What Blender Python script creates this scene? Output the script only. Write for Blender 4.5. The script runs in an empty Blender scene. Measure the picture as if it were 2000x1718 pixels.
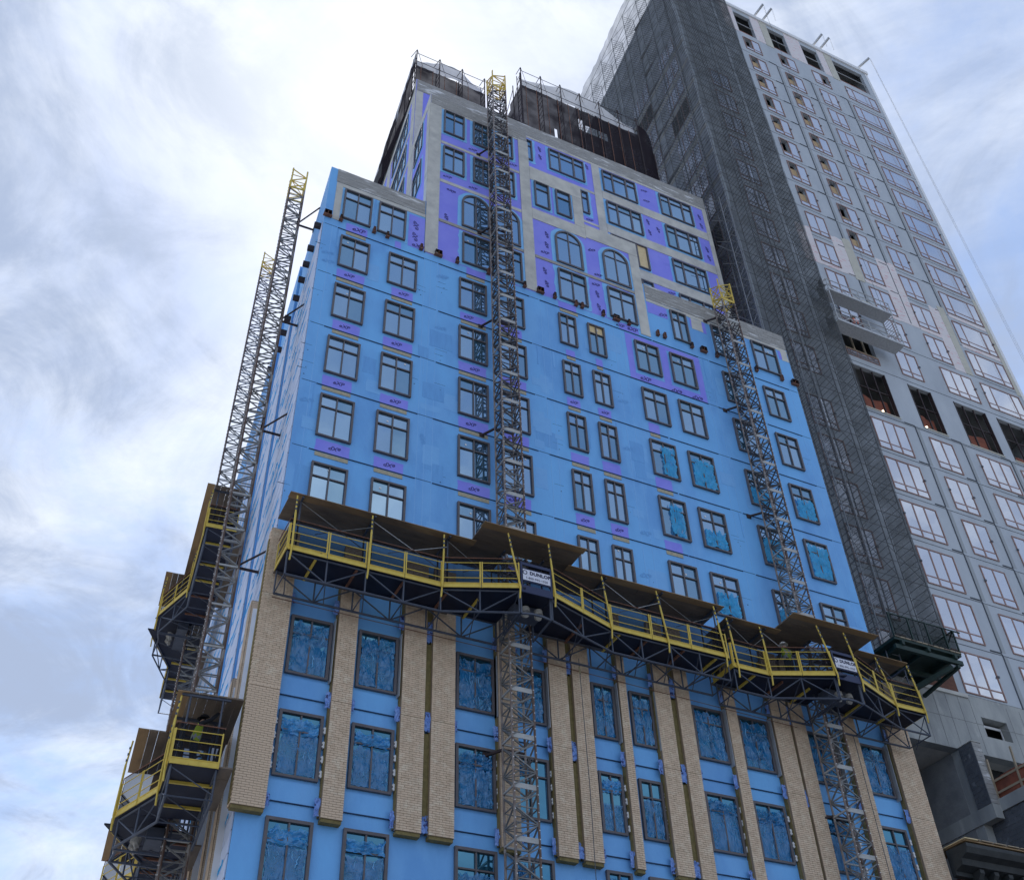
import bpy, bmesh, math, random
from mathutils import Vector, Matrix
random.seed(7)
R_ = math.radians
# ------------------------------------------------------------------ camera, sky, sun, exposure
# heights below are measured from the photographer's eye; ZO lifts everything so that the street lies at z = 0
ZO = 1.6
scene = bpy.context.scene
col = scene.collection
cam_d = bpy.data.cameras.new('camera')
cam = bpy.data.objects.new('camera', cam_d); col.objects.link(cam)
def _rot(rx, ry, rz):
    return Matrix.Rotation(rz, 3, 'Z') @ Matrix.Rotation(ry, 3, 'Y') @ Matrix.Rotation(rx, 3, 'X')
cam.matrix_world = Matrix.Translation((-3.88964, -26.58475, ZO)) @ _rot(2.30737911, 0.0279096806, -0.452862255).to_4x4()
cam_d.sensor_fit = 'HORIZONTAL'; cam_d.sensor_width = 36.0; cam_d.lens = 2090.4364 * 36 / 2000
cam_d.clip_start = 0.1; cam_d.clip_end = 2000
scene.camera = cam
SUN_EL, SUN_AZ = R_(60), R_(16)
sun_dir = Vector((math.sin(SUN_AZ) * math.cos(SUN_EL), math.cos(SUN_AZ) * math.cos(SUN_EL), math.sin(SUN_EL)))
sun_d = bpy.data.lights.new('sun', 'SUN'); sun_d.energy = 1.5; sun_d.angle = R_(14); sun_d.color = (1, .96, .9)
sun = bpy.data.objects.new('sun', sun_d); col.objects.link(sun)
sun.rotation_euler = (-sun_dir).to_track_quat('-Z', 'Y').to_euler()
sun.location = (0, 0, 120)
scene.view_settings.view_transform = 'Standard'; scene.view_settings.look = 'None'
scene.view_settings.gamma = 1; scene.view_settings.exposure = 1.46
scene.cycles.use_denoising = True
scene.cycles.max_bounces = 6; scene.cycles.transparent_max_bounces = 12
scene.cycles.diffuse_bounces = 3; scene.cycles.glossy_bounces = 3
world = bpy.data.worlds.new('World'); scene.world = world; world.use_nodes = True
def build_world():
    nt = world.node_tree; N = nt.nodes; L = nt.links; N.clear()
    out = N.new('ShaderNodeOutputWorld'); bg = N.new('ShaderNodeBackground'); bg.inputs[1].default_value = .1
    L.new(bg.outputs[0], out.inputs[0])
    sky = N.new('ShaderNodeTexSky'); sky.sky_type = 'NISHITA'; sky.sun_disc = False
    sky.sun_elevation = SUN_EL; sky.sun_rotation = SUN_AZ; sky.air_density = 1.0; sky.dust_density = .6
    tc = N.new('ShaderNodeTexCoord')
    sx = N.new('ShaderNodeSeparateXYZ'); L.new(tc.outputs['Generated'], sx.inputs[0])
    def math_(op, a, b=None, clamp=False):
        m = N.new('ShaderNodeMath'); m.operation = op; m.use_clamp = clamp
        for i, v in enumerate((a, b)):
            if v is None: continue
            if isinstance(v, (int, float)): m.inputs[i].default_value = v
            else: L.new(v, m.inputs[i])
        return m.outputs[0]
    zz = math_('ADD', math_('MAXIMUM', sx.outputs[2], 0.0), .32)
    cx = N.new('ShaderNodeCombineXYZ')
    L.new(math_('DIVIDE', sx.outputs[0], zz), cx.inputs[0]); L.new(math_('DIVIDE', sx.outputs[1], zz), cx.inputs[1])
    cx.inputs[2].default_value = 5.1
    def noise(scale, detail, rough, dist, lac=2.0):
        n = N.new('ShaderNodeTexNoise'); n.inputs['Scale'].default_value = scale; n.inputs['Detail'].default_value = detail
        n.inputs['Roughness'].default_value = rough; n.inputs['Distortion'].default_value = dist
        L.new(cx.outputs[0], n.inputs['Vector']); return n.outputs['Fac']
    def ramp(f, a, b, lo=0., hi=1.):
        m = N.new('ShaderNodeMapRange'); m.interpolation_type = 'SMOOTHSTEP'
        for i, v in zip((1, 2, 3, 4), (a, b, lo, hi)): m.inputs[i].default_value = v
        L.new(f, m.inputs[0]); return m.outputs[0]
    def mix(f, a, b, t='MIX'):
        m = N.new('ShaderNodeMixRGB'); m.blend_type = t
        for i, v in enumerate((f, a, b)):
            if isinstance(v, (int, float)): m.inputs[i].default_value = v
            elif isinstance(v, tuple): m.inputs[i].default_value = v + (1,)
            else: L.new(v, m.inputs[i])
        return m.outputs[0]
    n1 = noise(1.9, 10, .62, .5); n2 = noise(5.2, 9, .64, 1.1); n3 = noise(2.3, 8, .62, .8)
    dens = math_('ADD', math_('MULTIPLY', n1, .62), math_('MULTIPLY', n2, .38))
    mask = ramp(dens, .38, .58)
    # thin cloud is bright all through, thick parts turn grey blue
    thick = ramp(math_('ADD', math_('MULTIPLY', n3, .55), math_('MULTIPLY', n2, .45)), .33, .58)
    dt = N.new('ShaderNodeVectorMath'); dt.operation = 'DOT_PRODUCT'
    L.new(tc.outputs['Generated'], dt.inputs[0]); dt.inputs[1].default_value = sun_dir
    glow = math_('POWER', math_('MAXIMUM', dt.outputs['Value'], 0.0), 60.0)
    cloud = mix(thick, (4.15, 4.35, 4.65), (1.6, 1.95, 2.7))
    cloud = mix(math_('MULTIPLY', glow, .8), cloud, (4.3, 4.45, 4.65))
    blue = mix(.6, sky.outputs[0], (.95, 1.4, 2.4))
    L.new(mix(mask, blue, cloud), bg.inputs[0])
build_world()
# ------------------------------------------------------------------ helpers
class MB:
    """collects faces; build() links them as one mesh object"""
    def __init__(s): s.v = []; s.f = []; s.m = []; s.mi = 0
    def _add(s, vs, fs):
        n = len(s.v); s.v += [tuple(p) for p in vs]
        for f in fs: s.f.append(tuple(i + n for i in f)); s.m.append(s.mi)
        return s
    def box(s, x0, x1, y0, y1, z0, z1):
        return s._add([(x0,y0,z0),(x1,y0,z0),(x1,y1,z0),(x0,y1,z0),(x0,y0,z1),(x1,y0,z1),(x1,y1,z1),(x0,y1,z1)],
                      [(0,3,2,1),(4,5,6,7),(0,1,5,4),(1,2,6,5),(2,3,7,6),(3,0,4,7)])
    def bar(s, p, q, w=.05, h=None, up=(0,0,1)):
        h = h or w; p = Vector(p); q = Vector(q); d = (q - p)
        if d.length < 1e-5: return s
        d.normalize(); u = Vector(up)
        if abs(d.dot(u)) > .98: u = Vector((0,1,0)) if abs(d.y) < .9 else Vector((1,0,0))
        a = d.cross(u).normalized() * (w/2); b = a.cross(d).normalized() * (h/2)
        return s._add([p-a-b,p+a-b,p+a+b,p-a+b,q-a-b,q+a-b,q+a+b,q-a+b], [(0,3,2,1),(4,5,6,7),(0,1,5,4),(1,2,6,5),(2,3,7,6),(3,0,4,7)])
    def tube(s, p, q, r=.025, n=6, r2=None):
        p = Vector(p); q = Vector(q); d = (q-p)
        if d.length < 1e-5: return s
        d.normalize(); u = Vector((0,0,1)) if abs(d.z) < .9 else Vector((1,0,0))
        a = d.cross(u).normalized(); b = a.cross(d); r2 = r if r2 is None else r2; vs = []
        for c, rr in ((p, r), (q, r2)):
            for i in range(n):
                t = 2*math.pi*i/n; vs.append(c + (a*math.cos(t) + b*math.sin(t))*rr)
        fs = [(i, (i+1) % n, n+(i+1) % n, n+i) for i in range(n)] + [tuple(range(n-1,-1,-1)), tuple(range(n,2*n))]
        return s._add(vs, fs)
    def prism(s, pts, a, b, axis='z'):
        """outline pts extruded from a to b along axis"""
        n = len(pts)
        def P(p, h): return (p[0], p[1], h) if axis == 'z' else (p[0], h, p[1]) if axis == 'y' else (h, p[0], p[1])
        vs = [P(p, a) for p in pts] + [P(p, b) for p in pts]
        fs = [(i, (i+1) % n, n+(i+1) % n, n+i) for i in range(n)] + [tuple(range(n-1,-1,-1)), tuple(range(n,2*n))]
        return s._add(vs, fs)
    def quad(s, a, b, c, d): return s._add([a,b,c,d], [(0,1,2,3)])
    def grid(s, fn, nu, nv, keep=None):
        vs = [fn(i/nu, j/nv) for j in range(nv+1) for i in range(nu+1)]
        fs = [(j*(nu+1)+i, j*(nu+1)+i+1, (j+1)*(nu+1)+i+1, (j+1)*(nu+1)+i) for j in range(nv) for i in range(nu) if keep is None or keep((i+.5)/nu, (j+.5)/nv)]
        return s._add(vs, fs)
    def mesh(s, name, mats, off=(0,0,0), smooth=False):
        me = bpy.data.meshes.new(name)
        me.from_pydata([(x-off[0], y-off[1], z-off[2]) for x,y,z in s.v], [], s.f)
        for m in (mats if isinstance(mats, (list, tuple)) else [mats]): me.materials.append(M[m] if isinstance(m, str) else m)
        if any(s.m): me.polygons.foreach_set('material_index', s.m)
        bm = bmesh.new(); bm.from_mesh(me); bmesh.ops.recalc_face_normals(bm, faces=bm.faces); bm.to_mesh(me); bm.free()
        if smooth: me.polygons.foreach_set('use_smooth', [True]*len(me.polygons))
        me.update(); return me
def link(name, me, parent=None, loc=None, rot=None):
    o = bpy.data.objects.new(name, me); col.objects.link(o)
    if parent: o.parent = parent
    if loc is not None: o.location = loc
    if rot is not None: o.rotation_euler = rot
    return o
class Thing:
    """an Empty at the thing's base that parents its parts; parts are given in the thing's frame, off = base in that frame"""
    def __init__(s, name, label, cat, base=(0,0,0), frame=None, group=None):
        s.off = Vector(base); fr = Matrix.Translation((0,0,ZO)) @ (frame or Matrix.Identity(4))
        s.o = bpy.data.objects.new(name, None); col.objects.link(s.o); s.o.empty_display_size = .3
        s.o.matrix_world = fr @ Matrix.Translation(s.off); s.loc = s.o.location.copy(); s.rot = s.o.rotation_euler.copy()
        tag(s.o, label, cat, group)
    def part(s, name, mb, mats, parent=None, smooth=False, label=None, kind=None):
        me = mb.mesh(name, mats, s.off, smooth)
        o = link(name, me, parent or s.o)
        if label: o['label'] = label
        if kind: o['kind'] = kind
        return o
    def inst(s, name, me, loc, parent=None, rot=None):
        return link(name, me, parent or s.o, Vector(loc) - s.off, rot)
def tag(o, label, cat, group=None):
    o['label'] = label; o['category'] = cat
    if group: o['group'] = group
def struct(name, mb, mats):
    o = link(name, mb.mesh(name, mats)); o['kind'] = 'structure'; return o
# ------------------------------------------------------------------ materials
M = {}
def mat(name, c1, c2=None, scale=3., rough=.7, bump=0., bscale=None, detail=6, stretch=(1,1,1), metal=0., lo=.35, hi=.65, spec=.4, c3=None, s3=.5, lo3=.5, hi3=.7, alpha=1., trans=0.):
    m = bpy.data.materials.new(name); m.use_nodes = True; nt = m.node_tree; N = nt.nodes; L = nt.links
    b = N['Principled BSDF']; b.inputs['Roughness'].default_value = rough; b.inputs['Metallic'].default_value = metal
    b.inputs['Specular IOR Level'].default_value = spec; b.inputs['Alpha'].default_value = alpha
    b.inputs['Base Color'].default_value = c1 + (1,)
    def noise(sc, det, st=(1,1,1)):
        tc = N.new('ShaderNodeTexCoord'); mp = N.new('ShaderNodeMapping'); mp.inputs['Scale'].default_value = st
        L.new(tc.outputs['Object'], mp.inputs[0])
        n = N.new('ShaderNodeTexNoise'); n.inputs['Scale'].default_value = sc; n.inputs['Detail'].default_value = det; n.inputs['Roughness'].default_value = .6
        L.new(mp.outputs[0], n.inputs['Vector']); return n.outputs['Fac']
    def rng(f, a, b_):
        r = N.new('ShaderNodeMapRange'); r.inputs[1].default_value = a; r.inputs[2].default_value = b_; L.new(f, r.inputs[0]); return r.outputs[0]
    if c2:
        x = N.new('ShaderNodeMixRGB'); x.inputs[1].default_value = c1 + (1,); x.inputs[2].default_value = c2 + (1,)
        L.new(rng(noise(scale, detail, stretch), lo, hi), x.inputs[0]); outc = x.outputs[0]
        if c3:
            y = N.new('ShaderNodeMixRGB'); L.new(outc, y.inputs[1]); y.inputs[2].default_value = c3 + (1,)
            L.new(rng(noise(s3, 5, stretch), lo3, hi3), y.inputs[0]); outc = y.outputs[0]
        L.new(outc, b.inputs['Base Color'])
    if bump:
        bp = N.new('ShaderNodeBump'); bp.inputs['Strength'].default_value = bump; bp.inputs['Distance'].default_value = .02
        L.new(noise(bscale or scale*4, 5, stretch), bp.inputs['Height']); L.new(bp.outputs[0], b.inputs['Normal'])
    M[name] = m; return m
mat('blue', (.15,.40,.79), (.19,.47,.86), 1.3, .55, .3, 9, stretch=(1,1,.45), lo=.38, hi=.62, c3=(.185,.50,.91), s3=.35, lo3=.45, hi3=.6)
mat('blue_lap', (.19,.46,.85), (.21,.50,.88), 2.5, .5, .3, 14)
mat('blue_stain', (.14,.375,.75), (.165,.435,.82), 3, .6, .2, 12, stretch=(3,1,.4))
mat('blue_border', (.20,.52,.90), (.25,.57,.93), 3, .5, .2, 14)
mat('blue_joint', (.010,.035,.085), (.02,.06,.14), 4, .7)
mat('blue_line', (.27,.55,.90), None, rough=.6)
mat('purple', (.25,.26,.88), (.295,.305,.91), .9, .65, .1, 20, c3=(.225,.245,.82), s3=1.7, lo3=.55, hi3=.75)
mat('ink', (.05,.04,.20), None, rough=.7)
mat('beige', (.50,.44,.30), (.38,.34,.25), 9, .8, .4, 30)
mat('concrete', (.64,.625,.565), (.49,.48,.445), 1.6, .85, .5, 12, c3=(.71,.685,.605), s3=.6, lo3=.5, hi3=.75)
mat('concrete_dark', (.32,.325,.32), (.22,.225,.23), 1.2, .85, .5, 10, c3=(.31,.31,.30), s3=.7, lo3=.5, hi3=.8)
mat('concrete_base', (.46,.47,.445), (.31,.32,.315), .9, .85, .6, 8, stretch=(1,1,.35), c3=(.58,.58,.54), s3=1.2, lo3=.6, hi3=.72)
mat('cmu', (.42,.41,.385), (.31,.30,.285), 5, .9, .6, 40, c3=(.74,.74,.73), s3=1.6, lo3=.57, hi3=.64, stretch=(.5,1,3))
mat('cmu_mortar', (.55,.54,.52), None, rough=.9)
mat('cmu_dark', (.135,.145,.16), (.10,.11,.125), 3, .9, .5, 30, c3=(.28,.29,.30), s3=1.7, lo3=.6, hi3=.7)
mat('brick', (.75,.575,.41), (.63,.475,.33), 5.3, .85, .4, 40, detail=2, c3=(.80,.67,.50), s3=4.1, lo3=.5, hi3=.7)
mat('mortar', (.33,.25,.18), None, rough=.95)
mat('stone_edge', (.42,.40,.36), (.34,.32,.29), 3, .85)
mat('frame', (.135,.12,.125), (.105,.095,.10), 4, .4)
mat('insulation', (.26,.205,.085), (.18,.145,.06), 7, .95, .6, 30)
mat('steel_dark', (.06,.072,.10), (.085,.098,.13), 6, .5, metal=.2)
mat('navy', (.008,.011,.028), (.013,.018,.04), 2, .6)
mat('navy_panel', (.025,.035,.09), None, rough=.45)
mat('yellow', (.74,.55,.10), (.64,.46,.075), 5, .5, c3=(.26,.16,.04), s3=3.5, lo3=.66, hi3=.72)
mat('rail_pale', (.72,.60,.22), None, rough=.5)
mat('chord', (.30,.265,.24), (.12,.072,.052), 2.2, .5, metal=.2, stretch=(1,1,.4), lo=.42, hi=.58)
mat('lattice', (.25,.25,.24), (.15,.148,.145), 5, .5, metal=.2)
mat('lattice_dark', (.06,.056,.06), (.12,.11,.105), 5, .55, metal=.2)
mat('plate', (.50,.50,.48), (.38,.38,.36), 5, .55, metal=.1)
mat('white', (.80,.80,.80), None, rough=.6)
mat('sign_white', (.72,.73,.80), None, rough=.4)
mat('sign_ink', (.01,.012,.05), None, rough=.5)
mat('plywood', (.40,.27,.14), (.28,.18,.095), 2.2, .8, .2, 20, stretch=(.3,1,1), c3=(.20,.14,.09), s3=1.1, lo3=.55, hi3=.7)
mat('plywood_pale', (.78,.62,.36), (.70,.54,.29), 5, .8)
mat('plank_dark', (.23,.18,.135), (.14,.112,.09), 2.5, .85, stretch=(.3,1,1))
mat('scaffold_board', (.34,.32,.29), (.27,.255,.23), 2.5, .85, stretch=(.3,1,1))
mat('tan_ply', (.56,.40,.22), (.46,.32,.17), 4, .8)
mat('fold_glint', (.16,.46,.76), None, rough=.15)  # pale blue of the highlights painted onto the plastic film
mat('galv_mid', (.24,.25,.255), (.17,.175,.18), 8, .5, metal=.2)
mat('wood_post', (.40,.32,.22), None, rough=.8)
mat('rust', (.27,.12,.07), (.14,.07,.05), 8, .7)
mat('rust_dark', (.03,.022,.025), (.05,.03,.028), 6, .7)
mat('grey_wall', (.46,.50,.54), (.51,.55,.585), .8, .7, .2, 12, stretch=(1,1,.4), c3=(.42,.46,.50), s3=.5, lo3=.5, hi3=.7)
mat('grey_joint', (.085,.095,.11), None, rough=.8)
mat('grey_band', (.36,.385,.40), None, rough=.7)
mat('pink_board', (.80,.74,.73), (.74,.69,.68), 3, .8, c3=(.74,.34,.35), s3=2.8, lo3=.60, hi3=.64, stretch=(.7,1,4))
mat('cream_board', (.60,.58,.49), (.53,.51,.43), 2, .8)
mat('red_frame', (.36,.215,.18), (.30,.18,.15), 5, .5)
mat('galv', (.56,.575,.58), (.42,.43,.44), 8, .45, metal=.2)
mat('galv_dark', (.22,.23,.24), (.16,.17,.18), 8, .55, metal=.1)
mat('green_steel', (.012,.03,.024), (.02,.045,.036), 4, .6)
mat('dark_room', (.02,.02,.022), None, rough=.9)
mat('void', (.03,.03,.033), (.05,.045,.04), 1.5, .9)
mat('orange_net', (.34,.11,.06), (.22,.07,.045), 2.5, .8)
mat('cable', (.10,.11,.13), None, rough=.6)
mat('rope', (.35,.30,.18), None, rough=.9)
mat('cornice', (.028,.032,.034), (.045,.05,.05), 3, .6, .3, 15)
mat('old_brick', (.19,.085,.055), (.12,.06,.045), 6, .9, .4, 30)
mat('panel_white', (.66,.73,.88), (.58,.66,.84), 2.2, .6, .15, 10, stretch=(1,.2,1))
mat('asphalt', (.16,.16,.16), (.20,.20,.20), 8, .9, .4, 60)
mat('paving', (.42,.41,.40), (.35,.345,.34), 3, .9)
mat('roof_grey', (.20,.20,.20), None, rough=.9)
mat('vest', (.75,.95,.05), None, rough=.6)
mat('vest_silver', (.65,.68,.70), None, rough=.3)
mat('jacket', (.012,.013,.018), None, rough=.8)
mat('jeans', (.04,.055,.085), None, rough=.8)
mat('skin', (.40,.24,.17), None, rough=.6)
mat('boot', (.10,.07,.045), None, rough=.8)
mat('orange_vest', (.85,.13,.02), None, rough=.6)
mat('hard_hat', (.80,.80,.78), None, rough=.35)
mat('motor', (.32,.30,.26), (.24,.22,.19), 6, .5)
mat('motor_yellow', (.42,.33,.10), None, rough=.5)
mat('tape', (.16,.28,.66), (.24,.40,.78), 9, .35, .6, 18, c3=(.03,.04,.16), s3=7, lo3=.58, hi3=.62)
mat('flash', (.46,.48,.50), (.38,.40,.42), 3, .45, metal=.2)
def glass(name, tint, dark, ior=2.1, rough=.015):
    m = bpy.data.materials.new(name); m.use_nodes = True; nt = m.node_tree; N = nt.nodes; L = nt.links
    N.remove(N['Principled BSDF']); out = N['Material Output']
    mx = N.new('ShaderNodeMixShader'); g = N.new('ShaderNodeBsdfGlossy'); g.inputs['Color'].default_value = tint + (1,); g.inputs['Roughness'].default_value = rough
    d = N.new('ShaderNodeBsdfDiffuse'); d.inputs['Color'].default_value = dark + (1,)
    fr = N.new('ShaderNodeFresnel'); fr.inputs['IOR'].default_value = ior
    tc = N.new('ShaderNodeTexCoord'); n = N.new('ShaderNodeTexNoise'); n.inputs['Scale'].default_value = 1.1; n.inputs['Detail'].default_value = 1
    L.new(tc.outputs['Object'], n.inputs['Vector'])
    bp = N.new('ShaderNodeBump'); bp.inputs['Strength'].default_value = .035; bp.inputs['Distance'].default_value = .05; L.new(n.outputs['Fac'], bp.inputs['Height'])
    L.new(bp.outputs[0], g.inputs['Normal'])
    L.new(fr.outputs[0], mx.inputs[0]); L.new(d.outputs[0], mx.inputs[1]); L.new(g.outputs[0], mx.inputs[2]); L.new(mx.outputs[0], out.inputs[0])
    M[name] = m
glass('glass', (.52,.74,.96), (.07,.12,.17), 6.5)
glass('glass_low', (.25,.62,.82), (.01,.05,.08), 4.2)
glass('glass_tower', (.92,.95,1.0), (.30,.31,.35), 7.5)
glass('glass_b', (.42,.65,.86), (.05,.11,.15), 5.5)
glass('glass_c', (.56,.78,.98), (.09,.15,.21), 6.5)
def sheet(name, colr, opacity, rough=.6, gloss=0., spec_col=(1,1,1), noise=None, translucent=.5, bump=0, bscale=6):
    """thin see-through sheet: netting, film, tarpaulin"""
    m = bpy.data.materials.new(name); m.use_nodes = True; nt = m.node_tree; N = nt.nodes; L = nt.links
    N.remove(N['Principled BSDF']); out = N['Material Output']
    d = N.new('ShaderNodeBsdfDiffuse'); d.inputs['Color'].default_value = colr + (1,)
    t = N.new('ShaderNodeBsdfTranslucent'); t.inputs['Color'].default_value = colr + (1,)
    a = N.new('ShaderNodeMixShader'); a.inputs[0].default_value = translucent; L.new(d.outputs[0], a.inputs[1]); L.new(t.outputs[0], a.inputs[2]); sh = a.outputs[0]
    if gloss:
        g = N.new('ShaderNodeBsdfGlossy'); g.inputs['Color'].default_value = spec_col + (1,); g.inputs['Roughness'].default_value = rough
        b = N.new('ShaderNodeMixShader'); b.inputs[0].default_value = gloss; L.new(sh, b.inputs[1]); L.new(g.outputs[0], b.inputs[2]); sh = b.outputs[0]
        if bump:
            tc = N.new('ShaderNodeTexCoord'); n = N.new('ShaderNodeTexNoise'); n.inputs['Scale'].default_value = bscale; n.inputs['Detail'].default_value = 4; n.inputs['Distortion'].default_value = 1.5
            mp = N.new('ShaderNodeMapping'); mp.inputs['Scale'].default_value = (1, 1, .35); L.new(tc.outputs['Object'], mp.inputs[0]); L.new(mp.outputs[0], n.inputs['Vector'])
            bp = N.new('ShaderNodeBump'); bp.inputs['Strength'].default_value = bump; bp.inputs['Distance'].default_value = .08; L.new(n.outputs['Fac'], bp.inputs['Height']); L.new(bp.outputs[0], g.inputs['Normal']); L.new(bp.outputs[0], d.inputs['Normal'])
    tr = N.new('ShaderNodeBsdfTransparent'); mx = N.new('ShaderNodeMixShader'); mx.inputs[0].default_value = opacity
    if noise:
        tc = N.new('ShaderNodeTexCoord'); n = N.new('ShaderNodeTexNoise'); n.inputs['Scale'].default_value = noise[0]; n.inputs['Detail'].default_value = 4
        L.new(tc.outputs['Object'], n.inputs['Vector'])
        r = N.new('ShaderNodeMapRange'); r.inputs[1].default_value = .35; r.inputs[2].default_value = .65; r.inputs[3].default_value = noise[1]; r.inputs[4].default_value = noise[2]
        L.new(n.outputs['Fac'], r.inputs[0]); L.new(r.outputs[0], mx.inputs[0])
    L.new(tr.outputs[0], mx.inputs[1]); L.new(sh, mx.inputs[2]); L.new(mx.outputs[0], out.inputs[0]); M[name] = m
sheet('net_grey', (.115,.12,.12), .5, noise=(.9, .36, .62))
sheet('net_black', (.03,.025,.03), .95, noise=(.8, .90, .985), translucent=.06)
sheet('rail_mesh', (.02,.02,.025), .72, translucent=.15)
sheet('net_green', (.03,.045,.04), .55)
sheet('tarp', (.52,.54,.58), .95, noise=(1.2, .86, .97), translucent=.45)
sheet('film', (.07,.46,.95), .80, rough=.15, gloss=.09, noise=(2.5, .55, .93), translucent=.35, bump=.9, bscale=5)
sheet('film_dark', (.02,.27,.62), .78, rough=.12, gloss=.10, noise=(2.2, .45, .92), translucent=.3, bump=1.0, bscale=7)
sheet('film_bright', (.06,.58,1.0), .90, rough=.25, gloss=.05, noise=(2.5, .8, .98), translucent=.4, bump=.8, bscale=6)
def emit(name, c, s):
    m = bpy.data.materials.new(name); m.use_nodes = True; b = m.node_tree.nodes['Principled BSDF']
    b.inputs['Emission Color'].default_value = c + (1,); b.inputs['Emission Strength'].default_value = s; M[name] = m
emit('bulb', (1, .86, .62), 3.); emit('bulb_teal', (.5, 1, .95), 4.)
# ------------------------------------------------------------------ lettering
def text_mesh(name, body, size, mname, shear=0., offset=0., space=1.):
    cu = bpy.data.curves.new(name, 'FONT'); cu.body = body; cu.size = size; cu.shear = shear; cu.offset = offset; cu.space_character = space
    cu.align_x = 'CENTER'; cu.align_y = 'CENTER'; cu.resolution_u = 3
    o = bpy.data.objects.new(name, cu); col.objects.link(o); bpy.context.view_layer.update()
    me = bpy.data.meshes.new_from_object(o.evaluated_get(bpy.context.evaluated_depsgraph_get()))
    bpy.data.objects.remove(o); me.name = name; me.materials.clear(); me.materials.append(M[mname]); return me
EXP = text_mesh('lettering', 'eXP', .42, 'ink', .25, .006, .95)
# ------------------------------------------------------------------ the ground
struct('ground', MB().quad((-400,-400,0),(400,-400,0),(400,400,0),(-400,400,0)), 'asphalt')
struct('pavement', MB().box(-30, 60, -5, 30, .004, .14), 'paving')

# ------------------------------------------------------------------ the apartment building under construction
from mathutils import noise as mnoise
TH = R_(5.3)                                   # the side street meets the front at a little over a right angle
P0 = Vector((1.63, 0, 0)); TV = Vector((math.sin(TH), math.cos(TH), 0)); NV = Vector((-math.cos(TH), math.sin(TH), 0))
def LW(t, o, z): return P0 + TV*t + NV*o + Vector((0,0,z))
FRAME_L = Matrix.Translation(P0) @ Matrix.Rotation(-(math.pi/2 + TH), 4, 'Z')   # local x = -t, local y = -o
B = Thing('apartment_building', 'stepped apartment block coated in bright blue membrane with purple boards and tan brick piers', 'building', (13, 8, -1.6))
def skew(x, y): return x + y*math.tan(TH)
# bodies
body = MB().prism([(1.63,0),(25.55,0),(25.55,24),(skew(1.63,24),24)], -1.6, 36.4)
B.part('wall', body, 'blue')
B.part('wall', MB().prism([(1.63,.0),(6.08,.0),(skew(6.08,5.6),5.6),(skew(1.63,5.6),5.6)], 36.4, 40.0), 'blue')
B.part('wall', MB().prism([(17.26,0),(25.55,0),(25.55,3.3),(17.26,3.3)], 36.4, 40.05), 'blue')
B.part('wall', MB().prism([(6.03,0),(11.39,0),(11.39,3.3),(skew(6.03,3.3),3.3)], 36.4, 49.22), 'purple')
B.part('wall', MB().prism([(11.39,0),(14.34,0),(14.34,3.3),(11.39,3.3)], 36.4, 46.2), 'purple')
B.part('wall', MB().prism([(14.34,0),(17.26,0),(17.26,3.3),(14.34,3.3)], 36.4, 43.1), 'purple')
B.part('wall', MB().prism([(skew(6.03,3.2),3.2),(25.68,3.2),(25.68,24),(skew(6.03,24),24)], 36.4, 56.1), 'purple')
B.part('wall', MB().prism([(skew(1.52,5.7),5.7),(6.5,5.7),(8,24),(skew(1.52,24),24)], -1.6, 39.9), 'blue')
B.part('wall', MB().prism([(skew(1.41,9.2),9.2),(6.5,9.2),(8,24),(skew(1.41,24),24)], -1.6, 39.8), 'blue')
def patch(name, x0, x1, z0, z1, m, d=.008, y=0., parent=None, rag=0., label=None):
    mb = MB()
    if rag:
        pts = []
        for (ax, az), (bx, bz) in (((x0,z0),(x1,z0)),((x1,z0),(x1,z1)),((x1,z1),(x0,z1)),((x0,z1),(x0,z0))):
            n = max(2, int(math.hypot(bx-ax, bz-az)/.22))
            for i in range(n):
                f = i/n; pts.append((ax+(bx-ax)*f + random.uniform(-rag,rag), az+(bz-az)*f + random.uniform(-rag,rag)))
        mb.prism(pts, y-d, y+.02, 'y')
    else: mb.box(x0, x1, y-d, y+.02, z0, z1)
    return B.part(name, mb, m, parent, label=label)
def letters(parent, x, z, y=0., rot=0., s=1., T=B, me=EXP):
    o = T.inst('lettering', me, (x, y-.0125, z), parent, (math.pi/2, rot, 0)); o.scale = (s,s,s)
    return o
def under(o, p):   # keep a world place under a part that sits at its thing's origin
    o.parent = p; return o
PANES = {}
def pane_mesh(w, h, m, t=.008):
    k = (round(w,3), round(h,3), m)
    if k not in PANES: PANES[k] = MB().box(-w/2, w/2, -t/2, t/2, -h/2, h/2).mesh('pane', m)
    return PANES[k]
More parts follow.
